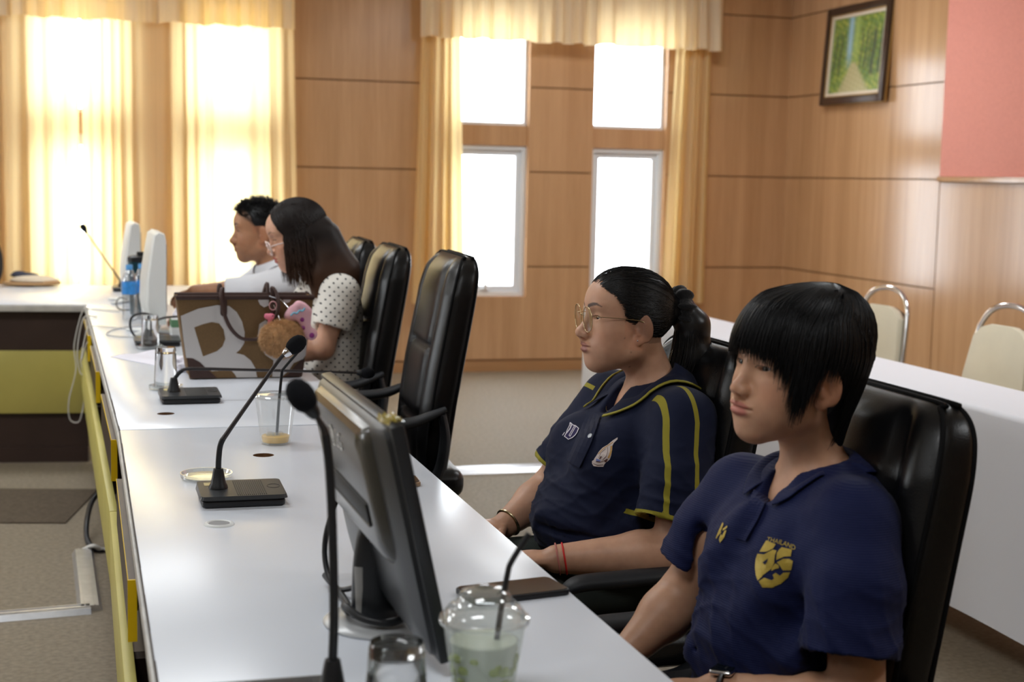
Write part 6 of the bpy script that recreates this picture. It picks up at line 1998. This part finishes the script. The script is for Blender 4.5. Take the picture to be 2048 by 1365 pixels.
for x, z, r in ((0.004, -0.004, 0.0055), (0.006, -0.024, 0.0052), (0.027, -0.042, 0.0065)):
    v_, f_ = lathe_data([(0, 0.003), (r*0.7, 0.0022), (r, 0)], 14)
    mesh_obj('dot', [(x+a, -0.0102-c_, z+b_) for a, b_, c_ in v_], f_, pmat('purple_felt', L(150, 62, 136), 0.9), pc, True)
tube('stitching', catmull([(-0.024, -0.0118, 0.006), (-0.016, -0.0122, 0.013), (-0.010, -0.0122, 0.011), (-0.003, -0.0122, 0.018), (0.004, -0.0122, 0.017), (0.010, -0.0118, 0.024)], 6), 0.0019, pmat('blue_stitching', L(120, 196, 222), 0.8), pc, 6)
tube('loop', catmull([(-0.022, 0.0, 0.016), (-0.046, 0.004, 0.042), (-0.072, 0.012, 0.052)], 6), 0.0016, M_chrome, pc, 6)
kc = empty('pink_charm', tuple(BW+np.array((0.066, -0.040, 0.190))))
tag(kc, 'small bright pink fish shaped charm on the bag strap', 'charm')
KF = Field(np.arange(-0.03, 0.03, 0.0022), np.arange(-0.02, 0.02, 0.0022), np.arange(-0.035, 0.03, 0.0022))
KF.ell((0.004, 0, 0.004), (0.014, 0.008, 0.011), 0.006); KF.ell((-0.010, 0, 0.006), (0.007, 0.005, 0.009), 0.006); KF.ell((0.002, 0, -0.014), (0.008, 0.006, 0.011), 0.006)
v_, q_ = KF.mesh(); fast_mesh('body', smooth_mesh(v_, q_, 1), q_, pmat('bright_pink_vinyl', L(236, 128, 152), 0.4), kc, np.zeros(3))
v_, f_ = lathe_data([(0, 0.002), (0.0016, 0.001), (0.002, 0)], 10)
mesh_obj('eye', [(0.009+a, -0.0075-c_, 0.008+b_) for a, b_, c_ in v_], f_, M_black, kc, True)
tube('key_ring', [(0.010+0.011*math.cos(a), 0.0, 0.038+0.013*math.sin(a)) for a in np.linspace(0, 2*PI, 24, endpoint=False)], 0.0015, pmat('pink_ring', L(226, 168, 170), 0.3), kc, 8, None, True)

# ---- cups
M_cup = clear_mat('clear_plastic_cup', (0.97, 0.98, 0.98, 1), gloss=0.06, haze=0.15, edge=0.45)
M_cup_f = clear_mat('frosted_plastic_cup', (0.93, 0.96, 0.93, 1), gloss=0.07, haze=0.16, hazecol=L(222, 230, 220), edge=0.5)
M_lid = clear_mat('clear_lid', (0.97, 0.98, 0.97, 1), gloss=0.10, haze=0.06, edge=0.6)
M_straw = pmat('black_straw', L(20, 21, 24), 0.35)
cu = empty('plastic_cup', (0.432, 3.42, TH))
tag(cu, 'nearly empty clear plastic cup with amber dregs and black straw', 'cup')
lathe('cup_wall', [(0, 0.004), (0.030, 0.004), (0.033, 0.001), (0.0345, 0.004), (0.0475, 0.110), (0.0485, 0.113)], M_cup, cu, 40)
lathe('lid', [(0.0485, 0.108), (0.0505, 0.109), (0.0505, 0.113), (0.047, 0.115), (0.046, 0.119), (0.012, 0.120)], M_lid, cu, 40)
lathe('drink', [(0, 0.005), (0.030, 0.005), (0.0325, 0.019), (0.030, 0.0205), (0, 0.020)], pmat('amber_drink', L(240, 190, 64), 0.2), cu, 32)
rg = np.random.default_rng(3)
for k in range(4):
    x, y = rg.uniform(-0.016, 0.016, 2)
    box('ice', x-0.009, x+0.009, y-0.008, y+0.008, 0.014, 0.028, M_cup, cu, 0.004)
tube('straw', catmull([(0.002, 0.0, 0.008), (0.008, 0.0, 0.10), (0.014, 0.0, 0.165), (0.018, 0.0, 0.176), (0.052, 0.0, 0.216)], 6), 0.0034, M_straw, cu, 10)
cn = empty('dome_lid_cup', (0.462, 1.668, TH))
tag(cn, 'plastic cup of milky green drink with domed lid and straw', 'cup')
lathe('cup_wall', [(0, 0.004), (0.031, 0.004), (0.034, 0.001), (0.036, 0.004), (0.0505, 0.098), (0.052, 0.101)], M_cup_f, cn, 44)
lathe('lid_rim', [(0.0515, 0.096), (0.0545, 0.097), (0.0555, 0.1005), (0.0545, 0.104), (0.050, 0.1045)], M_lid, cn, 44)
lathe('dome', [(0.050, 0.1045), (0.0485, 0.110), (0.043, 0.118), (0.036, 0.121), (0.034, 0.126), (0.029, 0.134), (0.020, 0.1385), (0.011, 0.1395)], M_lid, cn, 44)
lathe('drink', [(0, 0.006), (0.0295, 0.006), (0.0415, 0.074), (0.040, 0.0755), (0, 0.075)], pmat('milky_green_drink', L(206, 214, 196), 0.35, noise=(30, 0.06)), cn, 32)
M_jelly = pmat('green_jelly', L(166, 182, 70), 0.25, noise=(40, 0.08))
for k in range(46):
    a = rg.uniform(0, 2*PI); z = rg.uniform(0.008, 0.062); r = 0.0335+0.012*(z-0.006)/0.068
    s_ = rg.uniform(0.006, 0.011)
    v_, f_ = lathe_data([(0, s_), (s_*0.8, s_*0.6), (s_, 0), (s_*0.8, -s_*0.6), (0, -s_)], 8)
    mesh_obj('jelly_piece', np.array(v_)*np.array((1, 1, rg.uniform(0.5, 1.0)))+np.array(((r-0.0075)*math.cos(a), (r-0.0075)*math.sin(a), z)), f_, M_jelly, cn, True)
tube('straw', catmull([(0.012, -0.004, 0.05), (0.020, -0.002, 0.11), (0.028, 0.0, 0.155), (0.033, 0.0, 0.170), (0.054, 0.0, 0.203)], 6), 0.0036, M_straw, cn, 10)

# ---- upturned drinking glasses on coasters
M_rglass = pmat('clear_glass', (1, 1, 1, 1), 0.02, trans=1.0, ior=1.46)
M_coast = clear_mat('glass_coaster', (0.95, 0.97, 0.96, 1), gloss=0.10, haze=0.04, edge=0.8)
def upturned_glass(x, y, r, h, label, clabel, cr=0.048):
    c_ = empty('glass_coaster', (x, y, TH))
    tag(c_, clabel, 'coaster', 'clear glass coasters')
    lathe('dish', [(0, 0.001), (cr*0.85, 0.001), (cr, 0.004), (cr*1.02, 0.013), (cr*0.98, 0.013), (cr*0.93, 0.006), (0, 0.005)], M_coast, c_, 40)
    if label is None:
        return
    t = empty('drinking_glass', (x, y, TH+0.006))
    tag(t, label, 'glass', 'upturned drinking glasses')
    lathe('tumbler', [(r, 0.0), (r*0.90, h*0.6), (r*0.86, h-0.006), (r*0.80, h), (0, h-0.001), (0, h-0.016), (r*0.74, h-0.018), (r*0.84, h*0.6), (r-0.0022, 0.0), (r, 0.0)], M_rglass, t, 40)
upturned_glass(0.231, 4.335, 0.034, 0.117, 'upturned glass with printed mark beside the flat bent microphone', 'clear coaster under the glass nearest the tote bag')
upturned_glass(0.232, 5.34, 0.033, 0.115, 'upturned glass near the base of the white monitor', 'clear coaster under the glass by the white monitor')
upturned_glass(0.352, 1.655, 0.039, 0.078, 'upturned glass nearest the photographer, beside the domed cup', 'clear coaster under the nearest upturned glass', 0.05)
upturned_glass(0.243, 3.045, 0.03, 0.1, None, 'empty clear coaster beside the striped microphone base', 0.052)

# ---- phones
def phone(loc, rz, ln, w, case, label):
    t = empty('mobile_phone', loc, rz)
    tag(t, label, 'phone')
    prism('case', rrect(ln, w, 0.012), 'Z', 0.0005, 0.0095, case, t, 0.002)
    prism('screen', rrect(ln-0.006, w-0.006, 0.010), 'Z', 0.0095, 0.0103, pmat('phone_glass', L(40, 36, 36), 0.08, spec=0.6, noise=(25, 0.3)), t)
    box('side_key', -ln*0.1, ln*0.08, -w/2-0.001, -w/2+0.001, 0.004, 0.007, M_black, t)
phone((0.625, 2.098, TH), math.radians(10), 0.162, 0.080, M_black, 'black phone lying face up by the table edge, behind the domed cup')
phone((0.588, 2.925, TH), math.radians(-4), 0.15, 0.075, pmat('brown_phone_case', L(150, 122, 92), 0.4), 'phone in a brown case half hidden behind the black monitor')

# ---- cable grommets
def disc(name, x, y, r, z, mat, parent=None, h=0.001, k=1.0):
    v, f = lathe_data([(0, h), (r*0.9, h), (r, h*0.6), (r, 0), (0, 0)], 36)
    return v, f
gm = empty('cable_grommet', (0.2325, 2.635, TH))
tag(gm, 'white ring cable grommet with grey cap before the microphone', 'grommet')
lathe('ring', [(0.019, 0.0025), (0.022, 0.004), (0.026, 0.0025), (0.0275, 0.0002), (0.019, 0.0002)], M_white_pl, gm, 40)
lathe('cap', [(0, 0.0022), (0.019, 0.0022), (0.0195, 0.0003), (0, 0.0003)], pmat('grey_cap', L(150, 150, 152), 0.5), gm, 36)
def cut_hole(x, y, r):
    """a real hole through the table top, lined with raw chipboard"""
    for o in list(COL.objects):
        if o.name.startswith('table_top') and o.parent and o.parent.name.startswith('conference_table'):
            me = o.data; off = np.array(o.parent.location)
            co = np.array([v.co for v in me.vertices])+off
            if co[:, 1].min() < y < co[:, 1].max() and co[:, 0].min() < x < co[:, 0].max():
                bm = bmesh.new()
                bmesh.ops.create_cone(bm, cap_ends=True, segments=36, radius1=r, radius2=r, depth=0.2, matrix=Matrix.Translation((x-off[0], y-off[1], TH)))
                cm = bpy.data.meshes.new('cutter'); bm.to_mesh(cm); bm.free()
                cm.materials.append(M_chip)
                co_ = bpy.data.objects.new('cutter', cm); COL.objects.link(co_); co_.location = o.parent.location
                if M_chip.name not in [m.name for m in me.materials]: me.materials.append(M_chip)
                md = o.modifiers.new('hole', 'BOOLEAN'); md.operation = 'DIFFERENCE'; md.object = co_; md.solver = 'EXACT'
                dg = bpy.context.evaluated_depsgraph_get(); dg.update()
                nm = bpy.data.meshes.new_from_object(o.evaluated_get(dg))
                o.modifiers.clear(); o.data = nm
                bpy.data.objects.remove(co_)
                return
M_chip = pmat('raw_chipboard', L(120, 84, 52), 0.9, noise=(200, 0.2))
cut_hole(0.3875, 3.28, 0.0235)
cut_hole(0.207, 3.895, 0.0225)

# ---- bottles and tumbler
M_pet = clear_mat('clear_bottle', (0.93, 0.95, 0.97, 1), gloss=0.10, haze=0.04, edge=0.75)
M_blue = pmat('blue_cap', L(84, 158, 220), 0.4)
M_label = pmat('blue_label', L(56, 140, 214), 0.45, noise=(60, 0.2))
def bottle(x, y, label):
    t = empty('water_bottle', (x, y, TH)); tag(t, label, 'bottle', 'clear water bottles with blue labels')
    pr_ = [(0, 0.004), (0.024, 0.001), (0.030, 0.006)]+[(0.030-0.0022*(k % 2), 0.02+0.013*k) for k in range(7)]+[(0.0305, 0.115), (0.0305, 0.165), (0.028, 0.185), (0.016, 0.210), (0.0125, 0.216), (0.0125, 0.226)]
    lathe('bottle_body', pr_, M_pet, t, 28)
    lathe('wrap_label', [(0.0309, 0.112), (0.0312, 0.114), (0.0312, 0.163), (0.0309, 0.165)], M_label, t, 28)
    lathe('cap', [(0.0145, 0.214), (0.0148, 0.232), (0.0125, 0.235), (0, 0.235)], M_blue, t, 24)
    return t
bottle(0.192, 6.36, 'clear water bottle with blue label, left of the pair')
bottle(0.246, 6.44, 'clear water bottle with blue label, half behind the white monitor')
tm = empty('travel_tumbler', (0.232, 6.62, TH)); tag(tm, 'dark teal travel tumbler with black lid behind the bottles', 'tumbler')
lathe('cup_body', [(0, 0.001), (0.027, 0.001), (0.030, 0.01), (0.037, 0.225), (0.037, 0.235)], pmat('teal_metal', L(24, 66, 78), 0.35, metal=0.3), tm, 28)
lathe('lid', [(0.039, 0.232), (0.0395, 0.252), (0.032, 0.258), (0.010, 0.262), (0, 0.262)], M_black, tm, 28)
box('lid_latch', 0.0, 0.03, -0.012, 0.012, 0.258, 0.276, M_black, tm, 0.004)

# ---- cap, dark bag, papers, tissue box
hat = empty('folded_hat', (-0.262, 8.30, TH)); tag(hat, 'tan and cream fabric hat lying flat on the cross table', 'hat')
def sdf_part(name, fn, box_, step, mat, parent, it=1):
    F_ = Field(np.arange(box_[0], box_[1], step), np.arange(box_[2], box_[3], step), np.arange(box_[4], box_[5], step))
    fn(F_); v, q = F_.mesh(); return fast_mesh(name, smooth_mesh(v, q, it), q, mat, parent, np.zeros(3))
Mh1 = pmat('tan_fabric', L(178, 140, 98), 0.9, bump=(200, 0.3, 0.002)); Mh2 = pmat('cream_fabric', L(222, 206, 182), 0.9)
sdf_part('brim', lambda F_: (F_.ell((0, 0, 0.014), (0.15, 0.12, 0.012), 0.01), F_.ell((0.10, -0.03, 0.020), (0.055, 0.07, 0.012), 0.015)), (-0.18, 0.18, -0.15, 0.15, -0.01, 0.06), 0.005, Mh1, hat)
sdf_part('crown', lambda F_: (F_.ell((0.02, 0.0, 0.030), (0.125, 0.10, 0.022), 0.015), F_.ell((0.0, -0.02, 0.042), (0.08, 0.07, 0.014), 0.015)), (-0.16, 0.18, -0.14, 0.14, -0.01, 0.09), 0.005, Mh2, hat)
sdf_part('dark_lining', lambda F_: (F_.ell((-0.03, 0.02, 0.055), (0.075, 0.06, 0.014), 0.015), F_.ell((-0.06, 0.02, 0.066), (0.03, 0.04, 0.012), 0.015)), (-0.15, 0.12, -0.1, 0.12, 0.0, 0.10), 0.005, pmat('navy_lining', L(60, 62, 76), 0.9), hat)
db = empty('dark_backpack', (-0.50, 8.22, TH)); tag(db, 'black backpack on the cross table at the left picture edge', 'bag')
sdf_part('body', lambda F_: (F_.ell((0, 0, 0.13), (0.105, 0.08, 0.16), 0.03), F_.ell((0, -0.04, 0.08), (0.09, 0.06, 0.09), 0.04)), (-0.15, 0.15, -0.14, 0.14, 0.0, 0.32), 0.007, pmat('black_nylon', L(26, 27, 32), 0.7, bump=(60, 0.3, 0.004)), db, 2)
tube('grab_handle', catmull([(-0.03, 0.02, 0.27), (-0.02, 0.02, 0.31), (0.02, 0.02, 0.31), (0.03, 0.02, 0.27)], 6), 0.007, M_black, db, 8)
M_paper = pmat('white_paper', L(236, 234, 244), 0.85)
rg = np.random.default_rng(21)
pp = empty('paper_sheet', (0.245, 5.04, TH)); tag(pp, 'loose white sheet of paper curling beside the tote bag', 'paper')
n = 16
V = [((i/(n-1)-0.5)*0.20, (j/(n-1)-0.5)*0.29, 0.0015+0.012*(i/(n-1))**2*(0.5+0.5*math.sin(j*0.5))+0.004*math.sin(i*0.4)**2) for i in range(n) for j in range(n)]
o = mesh_obj('sheet', V, [(i*n+j, (i+1)*n+j, (i+1)*n+j+1, i*n+j+1) for i in range(n-1) for j in range(n-1)], M_paper, pp, True); o.rotation_euler = (0, 0, 0.5)
o.modifiers.new('t', 'SOLIDIFY').thickness = 0.0006
def crumple(name, loc, r, label, seed):
    rg = np.random.default_rng(seed)
    t = empty(name, loc); tag(t, label, 'tissue')
    bm = bmesh.new(); bmesh.ops.create_icosphere(bm, subdivisions=3, radius=r)
    for v in bm.verts:
        k = 0.72+0.5*rg.random(); v.co = Vector((v.co.x*k*1.2, v.co.y*k, max(-r*0.62, v.co.z*k*0.8)))
        v.co.z += r*0.63
    bm_obj('wad', bm, M_paper, t)
crumple('crumpled_tissue', (0.298, 4.72, TH), 0.032, 'crumpled white tissue at the left foot of the tote bag', 4)
tb = empty('tissue_box', (0.362, 5.60, TH)); tag(tb, 'white and green tissue box between monitor and tote bag', 'box')
box('carton', -0.045, 0.055, -0.06, 0.06, 0.001, 0.085, M_white_pl, tb, 0.003)
box('green_band', -0.0455, 0.0555, -0.0605, 0.0605, 0.055, 0.083, pmat('green_print', L(96, 140, 104), 0.6), tb)
bm = bmesh.new(); bmesh.ops.create_icosphere(bm, subdivisions=3, radius=0.035)
for v in bm.verts:
    k = 0.7+0.5*rg.random(); v.co = Vector((v.co.x*k, v.co.y*k, max(0, v.co.z)*1.4*k+0.085))
bm_obj('tissue_tuft', bm, M_paper, tb)

# ---- cables
M_wcab = pmat('white_cable', L(214, 212, 206), 0.5)
def cable(pts, r, mat, label, kind='cable'):
    P = catmull(pts, 8); loc = tuple(P[0])
    o = tube('cable', P, r, mat, None, 8, None, False, loc); tag(o, label, 'cable'); return o
z0 = TH+0.003
cable([(0.34, 6.25, z0), (0.20, 6.12, z0), (0.12, 5.98, z0), (0.09, 5.80, z0), (0.16, 5.72, z0), (0.24, 5.80, z0), (0.22, 5.95, z0), (0.10, 6.08, z0), (0.045, 6.10, z0+0.002), (0.022, 6.10, z0-0.004), (0.005, 6.10, 0.68), (-0.004, 6.06, 0.62), (0.012, 6.03, 0.68), (0.02, 6.02, 0.70)], 0.0025, M_wcab, 'white cable coiled on the table beside the white monitor')
cable([(0.16, 6.75, z0), (0.06, 6.86, z0), (0.018, 6.88, z0), (0.0, 6.89, 0.735), (-0.034, 6.89, 0.59), (-0.028, 6.89, 0.475), (-0.06, 6.89, 0.338), (-0.058, 6.89, 0.255), (-0.03, 6.885, 0.235), (-0.008, 6.88, 0.262), (0.012, 6.88, 0.40), (-0.008, 6.88, 0.52)], 0.0028, M_wcab, 'white cable hanging in a long loop off the table corner')
cable([(0.06, 6.50, z0), (0.014, 6.52, z0), (-0.006, 6.53, 0.70), (-0.02, 6.53, 0.60), (-0.012, 6.53, 0.52), (0.0, 6.53, 0.50)], 0.003, M_wcab, 'short white cable drooping over the table edge')
cable([(0.262, 5.63, 0.84), (0.215, 5.60, 0.852), (0.178, 5.60, 0.838), (0.172, 5.60, 0.80), (0.19, 5.62, 0.765), (0.225, 5.66, z0+0.002), (0.25, 5.70, z0+0.002)], 0.0042, M_black, 'black cable looping from the white monitor to the table')
cable([(0.20, 6.95, 0.79), (0.165, 6.9, 0.80), (0.15, 6.86, 0.775), (0.17, 6.82, z0+0.001), (0.24, 6.84, z0+0.001)], 0.003, M_black, 'thin black cable looping beside the water bottles')
cable([(0.10, 5.86, 0.16), (0.035, 5.82, 0.11), (0.01, 5.6, 0.075), (0.012, 5.48, 0.03), (0.05, 5.42, 0.008), (0.10, 5.45, 0.01)], 0.010, M_black, 'thick black cable curling into the floor trunking')
cable([(-0.004, 5.44, 0.008), (0.03, 5.41, 0.028), (0.06, 5.42, 0.012), (0.10, 5.43, 0.010)], 0.008, M_wcab, 'grey cable end bending out of the floor trunking')
